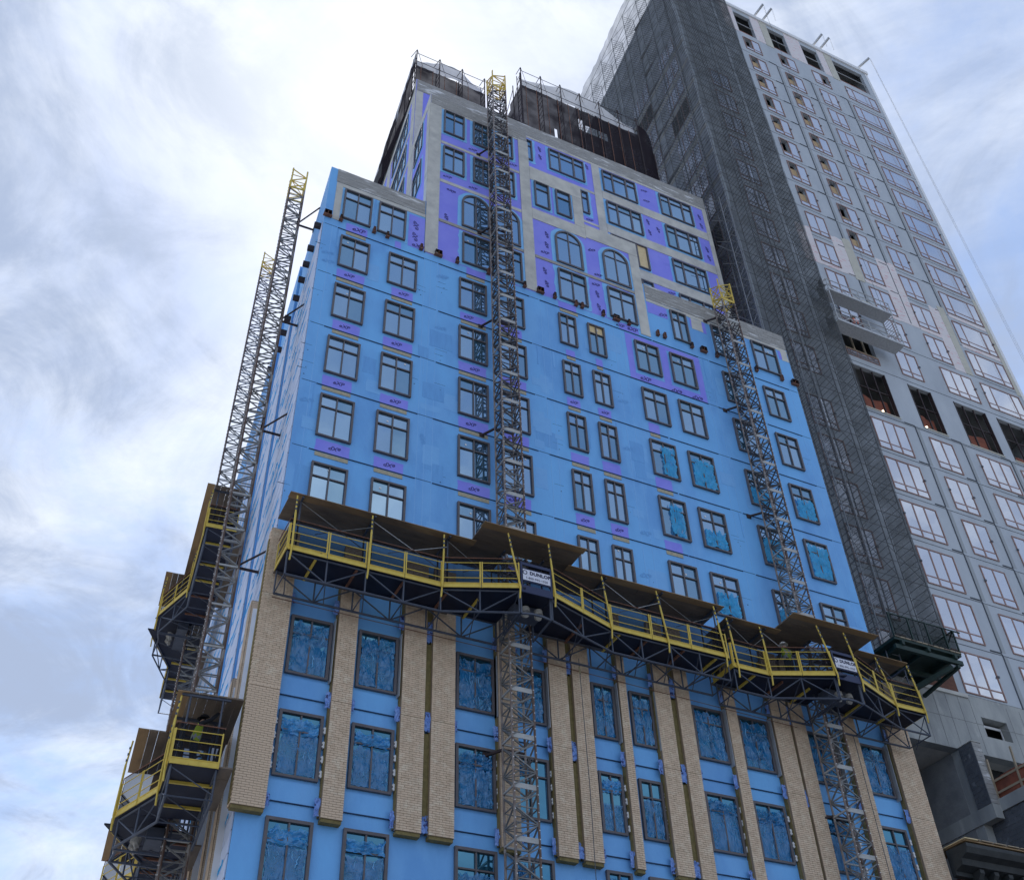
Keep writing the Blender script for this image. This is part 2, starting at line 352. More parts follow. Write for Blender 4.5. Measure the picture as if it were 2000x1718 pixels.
def window(T, x0, x1, z0, z1, y=0., cols=2, tr=.30, m='glass', fm='frame', fw=.072, mw=.045, ratio=None, ply=(), bottom=False, dep=.10, skip=(), mull=None):
    """frame with mullions and a transom; every pane its own sub-part"""
    mb = MB(); w = x1-x0; h = z1-z0
    mb.box(x0, x0+fw, y-dep, y+.03, z0, z1).box(x1-fw, x1, y-dep, y+.03, z0, z1)
    mb.box(x0+fw, x1-fw, y-dep, y+.03, z1-fw, z1).box(x0+fw, x1-fw, y-dep, y+.03, z0, z0+fw*.8)
    ix0, ix1, iz0, iz1 = x0+fw, x1-fw, z0+fw*.8, z1-fw
    if ratio: xs = [ix0 + (ix1-ix0)*r for r in ratio]
    else: xs = [ix0 + (ix1-ix0)*i/cols for i in range(1, cols)]
    zt = (z0 + tr*h) if bottom else (z1 - tr*h)
    for x in xs: mb.box(x-(mull or mw)/2, x+(mull or mw)/2, y-dep*.8, y+.02, iz0, iz1)
    ed = [ix0]+xs+[ix1]
    for a, b in zip(ed[:-1], ed[1:]): mb.box(a+.002, b-.002, y-dep*.72, y+.02, zt-mw/2, zt+mw/2)
    o = T.part('window', mb, fm); i = 0
    for zi, (za, zb) in enumerate(((zt+mw/2, iz1), (iz0, zt-mw/2))):
        for xa, xb in zip(ed[:-1], ed[1:]):
            g = .004; wd, hh = xb-xa-mw*.9 , zb-za-.004
            if i not in skip:
                pm = 'plywood_pale' if i in ply else (random.choice(('glass','glass_b','glass_c')) if m == 'glass' else m)
                p = T.inst('plywood_sheet' if i in ply else 'pane', pane_mesh(wd, hh, pm), ((xa+xb)/2, y-.018, (za+zb)/2), o)
                p.rotation_euler = (random.uniform(-.009,.009), 0, random.uniform(-.009,.009))
                p.location -= T.off*0
            i += 1
    if m == 'glass' and random.random() < .5:
        sx_, sz_ = random.uniform(ix0+.15, ix1-.2), random.uniform(zt+.1, iz1-.12)
        T.part('sticker', MB().box(sx_, sx_+.07, y-.034, y-.03, sz_, sz_+.07), 'white', o)
    return o
def film(T, win, x0, x1, z0, z1, y, m, seed, rag=.12, amp=.05, nu=14, nv=18):
    mb = MB(); rnd = random.Random(seed)
    top = [rnd.uniform(0,rag) for _ in range(nu+1)]; bot = [rnd.uniform(0,rag*.5) for _ in range(nu+1)]
    lf = [rnd.uniform(0,rag*.4) for _ in range(nv+1)]; rt = [rnd.uniform(0,rag*.4) for _ in range(nv+1)]
    def fn(u, v):
        i = int(round(u*nu)); j = int(round(v*nv))
        zz = z0 + bot[i]*.6 + (z1-z0-top[i]-bot[i]*.6)*v; xx = x0 + lf[j] + (x1-x0-lf[j]-rt[j])*u
        d = mnoise.noise((u*3.2+seed*7.1, v*4.5, seed*1.3)) + .6*mnoise.noise((u*9+seed, v*6.5, seed*3.7))
        return (xx, y - .045 - amp*(d+.5), zz)
    mb.grid(fn, nu, nv); mb.mi = 1
    for k in range(int(3 + 5*(x1-x0)*(z1-z0))):                 # paler slivers: highlights along the film's folds, painted in as colour
        u, v = rnd.uniform(.08,.92), rnd.uniform(.05,.8); L = rnd.uniform(.06,.26); ph = rnd.uniform(-.5,.5); w = rnd.uniform(.003,.008)
        if rnd.random() < .25: w *= 1.6
        prev = None
        for q in range(6):
            f = q/5; uu = min(.97, max(.03, u + ph*.22*f + .02*math.sin(f*6+u*20))); p = fn(uu, min(.98, v+L*f)); ww = w*math.sin(3.14*(.12+.76*f))
            a, b = (p[0]-ww, p[1]-.006, p[2]), (p[0]+ww, p[1]-.012, p[2])
            if prev: mb._add([prev[0], prev[1], b, a], [(0,1,2,3)])
            prev = (a, b)
    return T.part('plastic_film', mb, [m, 'fold_glint'], win, smooth=False)
# row data: heads and sills, measured from the eye
HEAD = {0:38.74, 1:35.55, 2:32.55, 3:29.54, 4:26.53, 5:23.38, 6:20.40, 7:17.42, 8:14.40, 9:11.40}
def sill(r): return HEAD[r] - (2.05 if r == 0 else 1.95 if r == 4 else 1.90)
COLS = {'A':(2.40,3.66),'B':(4.48,5.74),'C':(7.64,8.91),'D':(9.42,10.68),'E':(12.37,13.23),'F':(13.81,14.67),'G':(16.23,17.49),'H':(18.09,19.37),'I':(20.98,22.22),'K':(23.30,24.52)}
wins = {}
UPFILM = {('G',3):(.36,.98,.0,.93),('H',3):(.02,1,.0,.86),('G',4):(.30,.92,.02,.92),('H',4):(.03,.97,.0,.52),('H',5):(.05,.95,.0,.62),('I',3):(.0,.9,.0,.55),('I',4):(.0,1,.05,.75),('I',5):(.0,1,.0,.6),('K',3):(.08,.98,.0,.66),('K',4):(.03,1.02,.0,.93),('K',5):(.0,1,.0,.45),('G',5):None}
for r in range(1, 10):
    if r == 6: continue
    for c, (a, b) in COLS.items():
        if r == 9 and c in 'GHIK': continue
        z0, z1 = sill(r), HEAD[r]
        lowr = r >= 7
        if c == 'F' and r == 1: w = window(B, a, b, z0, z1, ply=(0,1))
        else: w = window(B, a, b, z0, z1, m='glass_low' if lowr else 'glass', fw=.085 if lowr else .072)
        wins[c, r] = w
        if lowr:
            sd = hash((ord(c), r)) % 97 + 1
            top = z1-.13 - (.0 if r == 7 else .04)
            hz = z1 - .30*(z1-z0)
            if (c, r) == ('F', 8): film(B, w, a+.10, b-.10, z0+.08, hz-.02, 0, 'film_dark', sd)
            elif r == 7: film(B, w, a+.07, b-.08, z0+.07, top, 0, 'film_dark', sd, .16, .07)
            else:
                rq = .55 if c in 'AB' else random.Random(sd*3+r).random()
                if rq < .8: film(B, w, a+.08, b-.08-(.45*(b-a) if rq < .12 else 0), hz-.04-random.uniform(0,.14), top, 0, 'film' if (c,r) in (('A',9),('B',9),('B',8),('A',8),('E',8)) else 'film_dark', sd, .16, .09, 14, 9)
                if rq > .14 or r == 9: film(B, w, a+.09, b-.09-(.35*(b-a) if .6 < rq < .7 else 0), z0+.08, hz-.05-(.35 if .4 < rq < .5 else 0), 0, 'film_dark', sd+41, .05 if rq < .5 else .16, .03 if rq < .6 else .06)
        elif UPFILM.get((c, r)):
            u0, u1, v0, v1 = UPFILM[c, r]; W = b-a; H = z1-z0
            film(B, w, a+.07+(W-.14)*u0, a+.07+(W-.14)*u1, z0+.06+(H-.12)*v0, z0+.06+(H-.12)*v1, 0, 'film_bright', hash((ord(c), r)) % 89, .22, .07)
# spandrels on the blue field: purple board left bare, beige strip, dark joint under every floor
JOINT = {r: sill(r) - .66 for r in range(1, 9)}
JOINT[0] = 36.0
for r in (1,2,3,4,5):
    for c in 'ABCDEFG':
        a, b = COLS[c]; zj = JOINT[r]; zs = sill(r)
        if c == 'G' and r in (1,): continue
        top = zs - random.uniform(.10,.20); x0 = a + random.uniform(.0,.12); x1 = b - random.uniform(.0,.16)
        if c == 'G': x1 = a + (b-a)*random.uniform(.5,.7)
        if c in 'EF' and r == 1: x0 += .2; x1 -= .15; top -= .1
        if c == 'B' and r == 1: x0 += .12
        p = patch('purple_board', x0, x1, zj+.012, top, 'purple', .006, rag=.018)
        n = 0
        if c in 'ABCD' and r <= 5 or (c in 'EF' and r in (2,4,5)):
            upside = r in (4,5) and c in 'ABCEF'
            wd = .40
            px = random.uniform(x0+wd*.6, max(x0+wd*.6+.01, x1-wd*.6)) if c in 'ABCD' else (x0+x1)/2
            letters(p, px, (zj+top)/2+.02, 0, math.pi if upside else 0, .60 if c in 'ABCD' else .52)
        if r != 5: patch('beige_strip', x0+.02, x1-.02, zj-.21, zj-.05, 'beige', .02)
# joints: the dark shelf line is broken at the frame columns
SEG = [(2.24,6.05),(6.7,11.0),(11.5,17.25),(17.3,19.78),(20.4,22.9),(23.0,25.0)]
for r in range(0, 6):
    zj = JOINT[r] if r else 36.0
    for a, b in SEG:
        patch('joint', a + (random.uniform(-.05,.05) if r else 0), b, zj-.018, zj+.012, 'blue_joint', .028)
    for a, b in ((1.68,2.2),(6.08,6.66),(11.04,11.46),(19.82,20.36),(22.94,22.98),(25.04,25.5)):
        patch('joint', a, b, zj-.012+.02, zj+.008+.02, 'blue_joint', .006)
for x in (2.02, 6.08, 6.36, 6.66, 11.52, 11.86, 15.2, 15.62, 17.55, 19.9, 20.3, 22.75, 25.05):
    for r in range(1, 6):
        patch('seam', x-.008, x+.008, JOINT[r]+.03, (JOINT[r-1])-.03, 'blue_line', .004)
for r in range(1, 6):      # board seams and fixings that show through the coating
    for k in range(7):
        x = random.choice((1.75,5.95,6.9,11.9,14.9,15.4,19.6,19.9,22.6,24.8)) + random.uniform(-.1,.1); z = JOINT[r]+random.uniform(.1,1.6)
        patch('fixing', x, x+random.uniform(.015,.05), z, z+random.uniform(.02,.05), 'blue_joint', .006)
        patch('seam', x-.25, x+random.uniform(.1,.3), z+.3, z+.308, 'blue_joint', .003)
rl = random.Random(31)
for k in range(150):
    r = rl.randrange(1, 6); x = rl.uniform(1.7, 24.6); w_ = rl.uniform(.35, 1.1); z = JOINT[r] + rl.uniform(.05, 1.4); h_ = rl.uniform(.25, 1.2)
    if any(a-.1 < x+w_ and x < b+.1 for a, b in COLS.values()) and rl.random() < .75: continue
    patch('membrane_lap', x, min(x+w_, 25.5), z, min(z+h_, JOINT[r-1]-.06), rl.choice(('blue_lap','blue_lap','blue_stain')), .0018+.00003*k, rag=.02)
for k in range(40):
    r = rl.randrange(0, 6); x = rl.uniform(1.8, 25.3); L_ = rl.uniform(.5, 1.6)
    patch('run_stain', x, x+rl.uniform(.03,.09), JOINT[r]-L_, JOINT[r]-.04, rl.choice(('blue_stain','blue_lap')), .0048+.00004*k, rag=.012)
GHOST = EXP.copy(); GHOST.materials.clear(); GHOST.materials.append(M['blue_stain'])
for k in range(16):
    r = rl.randrange(1, 6); letters(B.o, rl.choice((6.9, 11.9, 15.2, 15.4, 19.8, 22.7, 6.3, 2.0)), JOINT[r]+rl.uniform(.5,2.3), .004-.0001*k, rl.choice((0,-1.57,3.14)), .7, me=GHOST)
# purple surround of two windows
for a in ((15.80,16.115,33.0,35.655),(16.12,19.80,33.0,33.42),(17.60,17.98,33.425,35.655),(19.48,19.80,33.425,35.655),(15.80,19.80,35.66,35.92)):
    pb = patch('purple_board', a[0], a[1], a[2], a[3], 'purple', .006, rag=.012)
    if a[3]-a[2] < .5 and a[2] < 34:
        letters(pb, 16.55, 33.2, 0, 0, .8); letters(pb, 18.2, 33.12, 0, math.pi, .8); letters(pb, 19.3, 33.14, 0, math.pi, .8)
patch('joint', 15.76, 19.82, 32.96, 32.985, 'blue_joint', .02)
# ---- top floor of the shoulders
Z0 = 36.62
patch('concrete_column', 1.95, 2.24, 36.46, 39.0, 'concrete', .02)
patch('concrete_edge', 1.97, 6.02, 38.84, 39.06, 'concrete', .016)
patch('concrete_edge', 17.30, 25.52, 38.78, 38.98, 'concrete', .014, rag=.02)
def blocks(x0, x1, z0, z1, y, L=.40, H=.20, single=True, m='cmu', depth=.03, name='concrete_block'):
    """a field of concrete blocks with recessed joints"""
    patch('block_mortar', x0, x1, z0, z1, 'cmu_mortar', depth-.006, y)
    rows = max(1, round((z1-z0)/H)); H = (z1-z0)/rows; st = MB(); cnt = 0
    for j in range(rows):
        x = x0 - (L/2 if j % 2 else 0)
        while x < x1-.02:
            a, b = max(x, x0)+.004, min(x+L, x1)-.004
            if b-a > .04:
                d = depth + random.uniform(0, .006); za, zb = z0+j*H+.004, z0+(j+1)*H-.004
                if single: B.part(name, MB().box(a, b, y-d, y, za, zb), m)
                else: st.box(a, b, y-d, y, za, zb)
            x += L
    if not single: B.part('blockwork', st, m, kind='stuff')
blocks(1.93, 6.0, 39.08, 39.98, 0)
blocks(17.32, 25.52, 39.0, 40.03, 0, single=False)
blocks(skew(6.05,3.2)+.02, 25.66, 54.95, 56.08, 3.2, single=False)
blocks(6.06, 11.37, 48.40, 49.20, 0, single=False)
def bordered(x0, x1, z0, z1, y=0., cols=2, bw=.16, rag=.03, **k):
    patch('membrane_border', x0-bw, x1+bw, z0-bw, z1+bw, 'blue_border', .012, y, rag=rag)
    return window(B, x0, x1, z0, z1, y=y-.012, cols=cols, **k)
wins['A0'] = bordered(2.33, 3.58, 36.69, 38.71, bw=.10); bordered(3.88, 5.13, 36.66, 38.69, bw=.10)
pb = patch('purple_board', 5.28, 6.02, 36.5, 38.72, 'purple', .006); letters(pb, 5.62, 38.0, 0, -math.pi/2, .8); letters(pb, 5.6, 37.2, 0, -math.pi/2, .8); letters(pb, 5.72, 36.68, 0, 0, .8)
pb = patch('purple_board', 2.58, 3.50, 36.04, 36.52, 'purple', .006, rag=.01); letters(pb, 3.1, 36.28, 0, 0, .8)
patch('purple_board', 4.72, 5.0, 36.08, 36.5, 'purple', .006)
patch('beige_strip', 2.6, 3.45, 35.78, 35.95, 'beige', .02)
patch('beige_strip', 8.0, 8.85, 35.78, 35.95, 'beige', .02); patch('beige_strip', 12.5, 13.4, 35.78, 35.95, 'beige', .02)
patch('purple_board', 12.45, 13.35, 36.05, 36.45, 'purple', .006, rag=.01); pb = patch('purple_board', 15.55, 16.6, 36.05, 36.5, 'purple', .006, rag=.01); letters(pb, 16.25, 36.28, 0, 0, .8)
patch('purple_board', 8.0, 8.9, 36.04, 36.5, 'purple', .006, rag=.01)
patch('blue_coat', 6.08, 17.24, 36.06, 36.44, 'blue', .004, rag=.02)
# right shoulder
bordered(18.57, 19.48, 36.68, 38.72, bw=.06); bordered(20.89, 22.35, 36.70, 38.74, bw=.06); bordered(23.25, 24.72, 36.75, 38.70, bw=.06)
pb = patch('purple_board', 17.32, 18.42, 38.0, 38.76, 'purple', .006, rag=.02); letters(pb, 18.2, 38.2, 0, math.pi*.95, .7)
patch('purple_board', 19.72, 19.82, 38.1, 38.72, 'purple', .006); patch('purple_board', 20.42, 20.62, 37.95, 38.72, 'purple', .006); patch('purple_board', 24.95, 25.12, 38.15, 38.72, 'purple', .006)
patch('concrete_patch', 19.80, 20.42, 38.0, 38.78, 'concrete', .010, rag=.02); patch('concrete_patch', 25.12, 25.52, 38.1, 38.78, 'concrete', .010, rag=.02)
# ---- middle pavilion
patch('concrete_column', 6.04, 6.64, 36.5, 48.38, 'concrete', .03); patch('concrete_column', 10.86, 11.42, 36.5, 48.38, 'concrete', .03)
patch('concrete_beam', 11.43, 14.33, 45.14, 46.19, 'concrete', .028); patch('concrete_column', 13.78, 14.33, 42.76, 45.12, 'concrete', .028)
patch('concrete_beam', 11.43, 14.33, 41.92, 42.74, 'concrete', .028); patch('concrete_beam', 14.34, 17.24, 42.05, 43.08, 'concrete', .028)
patch('concrete_column', 16.72, 17.24, 36.2, 42.03, 'concrete', .028); patch('concrete_slab', 11.44, 16.70, 38.98, 39.16, 'stone_edge', .035); patch('concrete_slab', 6.66, 10.84, 38.98, 39.16, 'stone_edge', .035)
patch('concrete_slab', 6.66, 10.84, 45.22, 45.42, 'concrete', .02); patch('concrete_slab', 6.66, 10.84, 42.02, 42.24, 'concrete', .02)
patch('concrete_edge', 6.66, 10.84, 48.24, 48.38, 'concrete', .02)
for hz in (48.18, 44.98):
    for a, b in ((6.76, 7.86), (8.32, 9.34), (9.72, 10.52)):
        bordered(a, b, hz-2.0, hz, bw=.14, rag=.015)
    pb = patch('purple_field', 6.66, 10.84, hz-2.72, hz-2.18, 'purple', .006)
    letters(pb, 8.3, hz-2.5, 0, 0, .64); letters(pb, 7.0 if hz < 46 else 10.5, hz-2.4, 0, 0, .64)
for a, b in ((11.62, 12.43), (12.80, 13.64)):
    bordered(a, b, 43.06, 45.06, cols=1, bw=.13, rag=.008)
def arch_window(x0, x1, z0, zs, z1, y=-.012):
    xc, hw = (x0+x1)/2, (x1-x0)/2
    def top(x, i=0.): 
        h = hw-i; return zs + (z1-zs-i)*math.sqrt(max(0., 1-((x-xc)/h)**2))
    def outl(i, n=18):
        return [(x0+i, z0+i), (x1-i, z0+i)] + [(xc+(hw-i)*math.cos(math.pi*k/n), zs+(z1-zs-i)*math.sin(math.pi*k/n)) for k in range(n+1)]
    o1, o2 = outl(0), outl(.10); n = len(o1); mb = MB(); vs = []
    for d in (y-.07, y+.03): vs += [(p[0], d, p[1]) for p in o1] + [(p[0], d, p[1]) for p in o2]
    fs = []
    for i in range(n):
        j = (i+1) % n
        fs += [(i,j,n+j,n+i), (i,j,2*n+j,2*n+i), (n+i,n+j,3*n+j,3*n+i)]
    mb._add(vs, fs)
    mb.box(xc-.028, xc+.028, y-.055, y+.02, z0+.09, z1-.08); zt = zs + .06
    mb.box(x0+.09, xc-.03, y-.05, y+.02, zt-.025, zt+.025).box(xc+.03, x1-.09, y-.05, y+.02, zt-.025, zt+.025)
    # border
    bd = MB(); po = [(x0-.2, z0-.05), (x1+.2, z0-.05)] + [(xc+(hw+.2+random.uniform(-.02,.03))*math.cos(math.pi*k/16), zs+(z1-zs+.2+random.uniform(-.02,.03))*math.sin(math.pi*k/16)) for k in range(17)]
    B.part('membrane_border', bd.prism(po, -.012, .02, 'y'), 'blue_border')
    o = B.part('window', mb, 'frame')
    for sg in (-1, 1):
        a, b = (x0+.10, xc-.028) if sg < 0 else (xc+.028, x1-.10)
        B.part('pane', MB().box(a, b, y-.02, y-.012, z0+.10, zt-.025), 'glass', o)
        xs = [a+(b-a)*k/8 for k in range(9)]
        B.part('pane', MB().prism([(a, zt+.025), (b, zt+.025)] + [(x, max(zt+.03, top(x, .10))) for x in reversed(xs)], y-.02, y-.012, 'y'), 'glass', o)
for a, b in ((7.75, 9.15), (9.40, 10.70), (12.55, 13.99), (15.13, 16.58)):
    arch_window(a, b, 39.25, 41.05, 41.80)
for a, b in ((7.78, 9.15), (9.40, 10.70), (12.54, 14.0), (15.14, 16.60)):
    bordered(a, b, 36.66, 38.74, bw=.18, rag=.04)
for x, z, r in ((11.95,39.6,0),(12.15,41.0,-1.57),(12.1,40.2,-1.57),(14.6,41.2,2.9),(14.75,39.4,0),(11.9,38.2,-1.57),(11.95,37.3,-1.57),(14.55,38.6,0),(14.6,37.9,-1.57),(14.6,37.0,-1.57),(7.2,41.6,.3),(7.0,39.5,1.57),(15.6,36.25,0)):
    letters(B.o, x, z, -.004, r, .62)
# ---- set-back upper floors
YS = 3.2; XL = skew(6.03, 3.2)
patch('concrete_column', XL+.02, 6.76, 40.2, 54.9, 'concrete', .03, YS); patch('concrete_column', 17.50, 18.02, 40.2, 54.72, 'concrete', .03, YS); patch('concrete_column', 25.36, 25.66, 40.2, 54.72, 'concrete', .03, YS)
for z0, z1 in ((54.74, 54.94),): patch('concrete_edge', 11.0, 25.66, z0, z1, 'concrete', .02, YS)
for z0, z1 in ((51.62, 52.38), (48.44, 49.20), (45.3, 46.1), (42.2, 43.0)): patch('concrete_beam', 18.04, 25.34, z0, z1, 'concrete', .026, YS)
patch('concrete_beam', 11.2, 17.48, 51.62, 51.84, 'concrete', .02, YS); patch('concrete_beam', 14.4, 17.48, 48.52, 48.70, 'concrete', .02, YS)
R3 = (.29, .71)
def three(x0, x1, z1, y=YS): return bordered(x0, x1, z1-2.05, z1, y, bw=.16, rag=.012, cols=3, ratio=R3, tr=.27, mull=.09)
three(14.60, 16.92, 54.45); three(18.16, 20.48, 54.50); three(22.14, 24.45, 54.52)
three(18.18, 20.50, 51.42); three(22.16, 24.46, 51.42); three(22.16, 24.46, 48.24); three(22.16, 24.46, 45.15)
w = bordered(18.16, 20.52, 46.24, 48.28, YS, bw=.1, rag=.01, cols=3, ratio=R3, tr=.02, mull=.09, ply=(5,))
bordered(18.16, 20.52, 43.1, 45.15, YS, bw=.1, rag=.01, cols=3, ratio=R3, tr=.02, mull=.09)
bordered(12.8, 13.52, 52.44, 54.42, YS, bw=.2); bordered(16.1, 16.97, 49.36, 51.42, YS, bw=.2)
for x, z, r in ((14.05,54.0,-1.57),(14.05,53.2,-1.57),(17.2,54.2,-1.57),(21.1,54.2,0),(21.15,53.2,0),(25.05,53.8,-1.57),(25.05,52.9,-1.57),(21.0,51.0,-1.57),(21.65,50.6,-1.57),(21.0,50.0,-1.57),(25.05,50.6,-1.57),(25.05,49.8,-1.57),(16.9,48.9,0),(21.7,45.0,0)):
    letters(B.o, x, z, YS-.004, r, .66)
# ---- steel anchors left sticking out of the wall
ANCH = [2.31,3.76,4.35,5.87,7.54,9.01,10.76,12.26,13.33,13.64,14.73,16.08,17.62,18.0,19.49,20.9,23.16,24.66]
def anchor(x, z, w, T=B, m=('rust_dark','rust')):
    mb = MB(); h = .25; d = -.17; mb.box(x-w/2, x-w/2+.012, d, 0, z, z+h).box(x+w/2-.012, x+w/2, d, 0, z, z+h).box(x-w/2+.012, x+w/2-.012, d, 0, z+h-.012, z+h).box(x-w/2+.012, x+w/2-.012, -.012, .01, z+.012, z+h-.012)
    mb.mi = 1; mb.box(x-w/2-.03, x+w/2+.03, -.15, -.0, z-.05, z-.002); mb.bar((x, -.16, z+.17), (x, -.02, z+.01), .035)
    T.part('anchor_bracket', mb, list(m))
for x in ANCH: anchor(x, 36.50, .10, m=('rust_dark','rust') if random.random() < .6 else ('rust','rust'))
for x in (6.66, 11.54, 15.41, 20.15): anchor(x, 36.50, .30)
anchor(1.74, 36.5, .30); anchor(25.44, 36.5, .36)
# ---- brick piers below
YP = -.25; PZ0, PZ1 = 11.5, 20.2
PIERS = [(1.42,2.30),(3.77,4.37),(5.85,6.58),(6.79,7.54),(8.97,9.60),(10.76,11.41),(11.61,12.24),(13.33,13.62),(14.71,15.32),(15.57,16.11),(17.56,17.98),(19.50,20.22),(20.34,20.92),(22.68,23.26),(24.75,25.82)]
BL, BH = .200, .0667
single = 0
for pi, (x0, x1) in enumerate(PIERS):
    back = MB().box(x0, x1, YP+.012, -.13, PZ0, PZ1)
    pr = B.part('brick_pier', back, 'mortar'); st = MB(); rows = int((PZ1-PZ0)/BH)
    joints = [12.95+.0, 14.83, 17.85]
    for j in range(rows):
        z = PZ0 + j*BH; x = x0 - (BL/2 if j % 2 else 0)
        if any(abs(z-jz) < .034 for jz in joints[1:]): zc = .018
        else: zc = .005
        while x < x1-.01:
            e = min(x+BL, x1); e = x1 if x1-e < .07 else e
            a, b = max(x, x0)+.005, e-.005
            if b-a > .03:
                d = random.uniform(0, .004)
                if pi in (0, 1) and single < 300 and z < 15:
                    me = PANES.setdefault(('brick', round(b-a,3)), MB().box(-(b-a)/2, (b-a)/2, -.008, .012, 0, BH-.010).mesh('brick', 'brick'))
                    B.inst('brick', me, ((a+b)/2, YP+.002-d, z+zc), pr); single += 1
                else: st.box(a, b, YP-.006-d, YP+.014, z+zc, z+BH-.005)
            x = e if e >= x1 else x + BL
    if pi == 0:                                            # return of the corner pier along the side street
        for j in range(rows):
            z = PZ0 + j*BH
            for k in range(2):
                y0 = YP + .0 + k*.2 + (.1 if j % 2 else 0); y1 = min(y0+.19, .1)
                if y1-y0 > .05: st.box(x0-.006, x0+.014, y0, y1, z+.005, z+BH-.005)
        back2 = B.part('brick_pier', MB().box(x0+.012, 1.7, -.13, .12, PZ0, PZ1), 'mortar')
    B.part('brickwork', st, 'brick', pr, kind='stuff')
    B.part('insulation', MB().box(x0+.02, x1-.02, YP+.03, -.004, PZ0-.10, PZ0-.004), 'insulation', pr)
    B.part('insulation', MB().box(x0-.03, x0-.004, -.16, -.004, PZ0+.05, PZ1-.4), 'insulation', pr)
for a, b in ((6.58,6.79),(11.41,11.61),(15.32,15.57),(20.22,20.34)):
    for z0, z1 in ((11.9,14.45),(14.95,17.4),(17.9,19.9)):
        B.part('insulation_strip', MB().box(a+.004, b-.004, -.14, -.01, z0, z1), 'insulation')
def crumple(T, name, x0, x1, z0, z1, y, m, seed, amp=.08, parent=None):
    mb = MB(); rnd = random.Random(seed)
    def fn(u, v):
        d = mnoise.noise((u*2.7+seed*3.1, v*4.2, seed))
        return (x0+(x1-x0)*u + .03*mnoise.noise((v*5, seed, u)), y - .02 - amp*abs(d) - amp*.6*v*(1-v), z0+(z1-z0)*v - .06*mnoise.noise((u*3+seed, 1, seed)))
    return T.part(name, mb.grid(fn, 6, 8), m, parent)
sd = 0
for (x0, x1) in PIERS:
    for zf in (11.62, 14.70, 17.75):
        sd += 1
        if zf > 17 and sd % 3: continue
        if x0 > 2: crumple(B, 'membrane_flap', x0-.16, x0+.015, zf-.06, zf+.42, -.13 if zf > 12 else -.10, 'tape', sd, .10)
        if sd % 2 and x1 < 25: crumple(B, 'membrane_flap', x1-.01, x1+.11, zf+.0, zf+.36, -.10, 'tape', sd+50, .09)
for a, b in ((6.58,6.79),(11.41,11.61),(15.32,15.57),(20.22,20.34)):
    for zf in (11.55, 14.5, 17.45): crumple(B, 'membrane_flap', a+.01, b-.01, zf, zf+.34, -.15, 'tape', int(a*10+zf), .06)
CLIP = MB().box(-.022,.022,-.10,0,-.095,.095).box(-.046,.046,-.096,0,-.066,-.034).box(-.046,.046,-.096,0,.034,.066).mesh('clip', 'white')
for c, (a, b) in COLS.items():
    for k in range(4): B.inst('clip', CLIP, (b+.052, -.012, 12.72+k*.42))
    B.part('flashing', MB().box(b+.03, b+.045, -.24, -.005, 15.42, 17.5), 'flash')
    for r in (7, 8, 9):
        if (c, r) in wins:
            zs = sill(r)
            patch('joint', a-.08, b+.08, zs-.68, zs-.655, 'blue_joint', .04); patch('spandrel_step', a-.08, b+.08, zs-.655, zs-.10, 'blue', .03)
for k in range(4): B.inst('clip', CLIP, (2.33, -.016, 12.75+k*.42))
# red tube running under the platform line
B.part('conduit', MB().tube((1.7,-.27,17.72),(10.0,-.27,17.64),.012,5).tube((10,-.27,17.64),(20.5,-.27,17.35),.012,5), 'rust')
# ---- side street front: pale insulation boards with dark joints, window films and rows of anchors
def side_panel(t0, t1, z0, z1, o, m, d=.012, name='cladding_board', rag=0):
    mb = MB(); pts = [(t0,z0),(t1,z0),(t1,z1),(t0,z1)]
    vs = [LW(t, o+.0, z) for t, z in pts] + [LW(t, o+d, z) for t, z in pts]
    mb._add(vs, [(0,1,2,3),(4,5,6,7),(0,1,5,4),(1,2,6,5),(2,3,7,6),(3,0,4,7)])
    return B.part(name, mb, m)
OFFS = [(0.12,5.66,0.0),(5.72,9.16,.11),(9.22,22.,.22)]
for t0, t1, o in OFFS:
    side_panel(t0, t1, 2.0, 36.2, o, 'blue_joint', .006, 'backing')
    z = 2.0; k = 0
    while z < 36.2:
        h = .60
        n = max(1, int((t1-t0)/2.4))
        for i in range(n):
            a = t0 + (t1-t0)*i/n + (.4 if k % 2 and i else 0); b = t0 + (t1-t0)*(i+1)/n + (.4 if k % 2 and i < n-1 else 0)
            side_panel(a+.012, b-.012, z+.02, z+h-.025, o, 'panel_white', .03+random.uniform(0,.006))
        z += h; k += 1
    for r in range(1, 10):
        for t in [t0+.5+1.5*i for i in range(12) if t0+.5+1.5*i+1.0 < t1]:
            for q in range(3):
                sdd = int(t*13+r*7+q*31); rn = random.Random(sdd); mb = MB()
                L = rn.uniform(.7, 1.9); H = rn.uniform(.07, .20); ta = t + rn.uniform(0, .6); za = sill(r) + (-.35, .7, 2.0)[q] + rn.uniform(-.25,.25)
                def fn(u, v, ta=ta, za=za, o=o, L=L, H=H, sdd=sdd):
                    e = .22*mnoise.noise((u*5+sdd, 2, 1))
                    return LW(ta+L*u, o+.042+.045*abs(mnoise.noise((u*3+sdd, v*3, sdd))), za+(H+e*(v-.3))*v + .12*mnoise.noise((u*4, sdd, 7)))
                B.part('flashing_tape', mb.grid(fn, 8, 3), 'film_bright')
for t in (.75, 2.0, 2.9, 3.8, 4.9, 6.2, 7.1, 8.2, 9.6):
    o = 0 if t < 5.7 else .11 if t < 9.2 else .22
    mb = MB(); p = LW(t, o, 36.55); q = LW(t, o+.28, 36.55)
    a = TV*.07; u = Vector((0,0,.28))
    mb._add([p-a,p+a,p+a+u,p-a+u,q-a,q+a,q+a+u,q-a+u], [(0,1,2,3),(4,5,6,7),(0,1,5,4),(1,2,6,5),(2,3,7,6),(3,0,4,7)])
    B.part('anchor_bracket', mb, 'rust_dark')
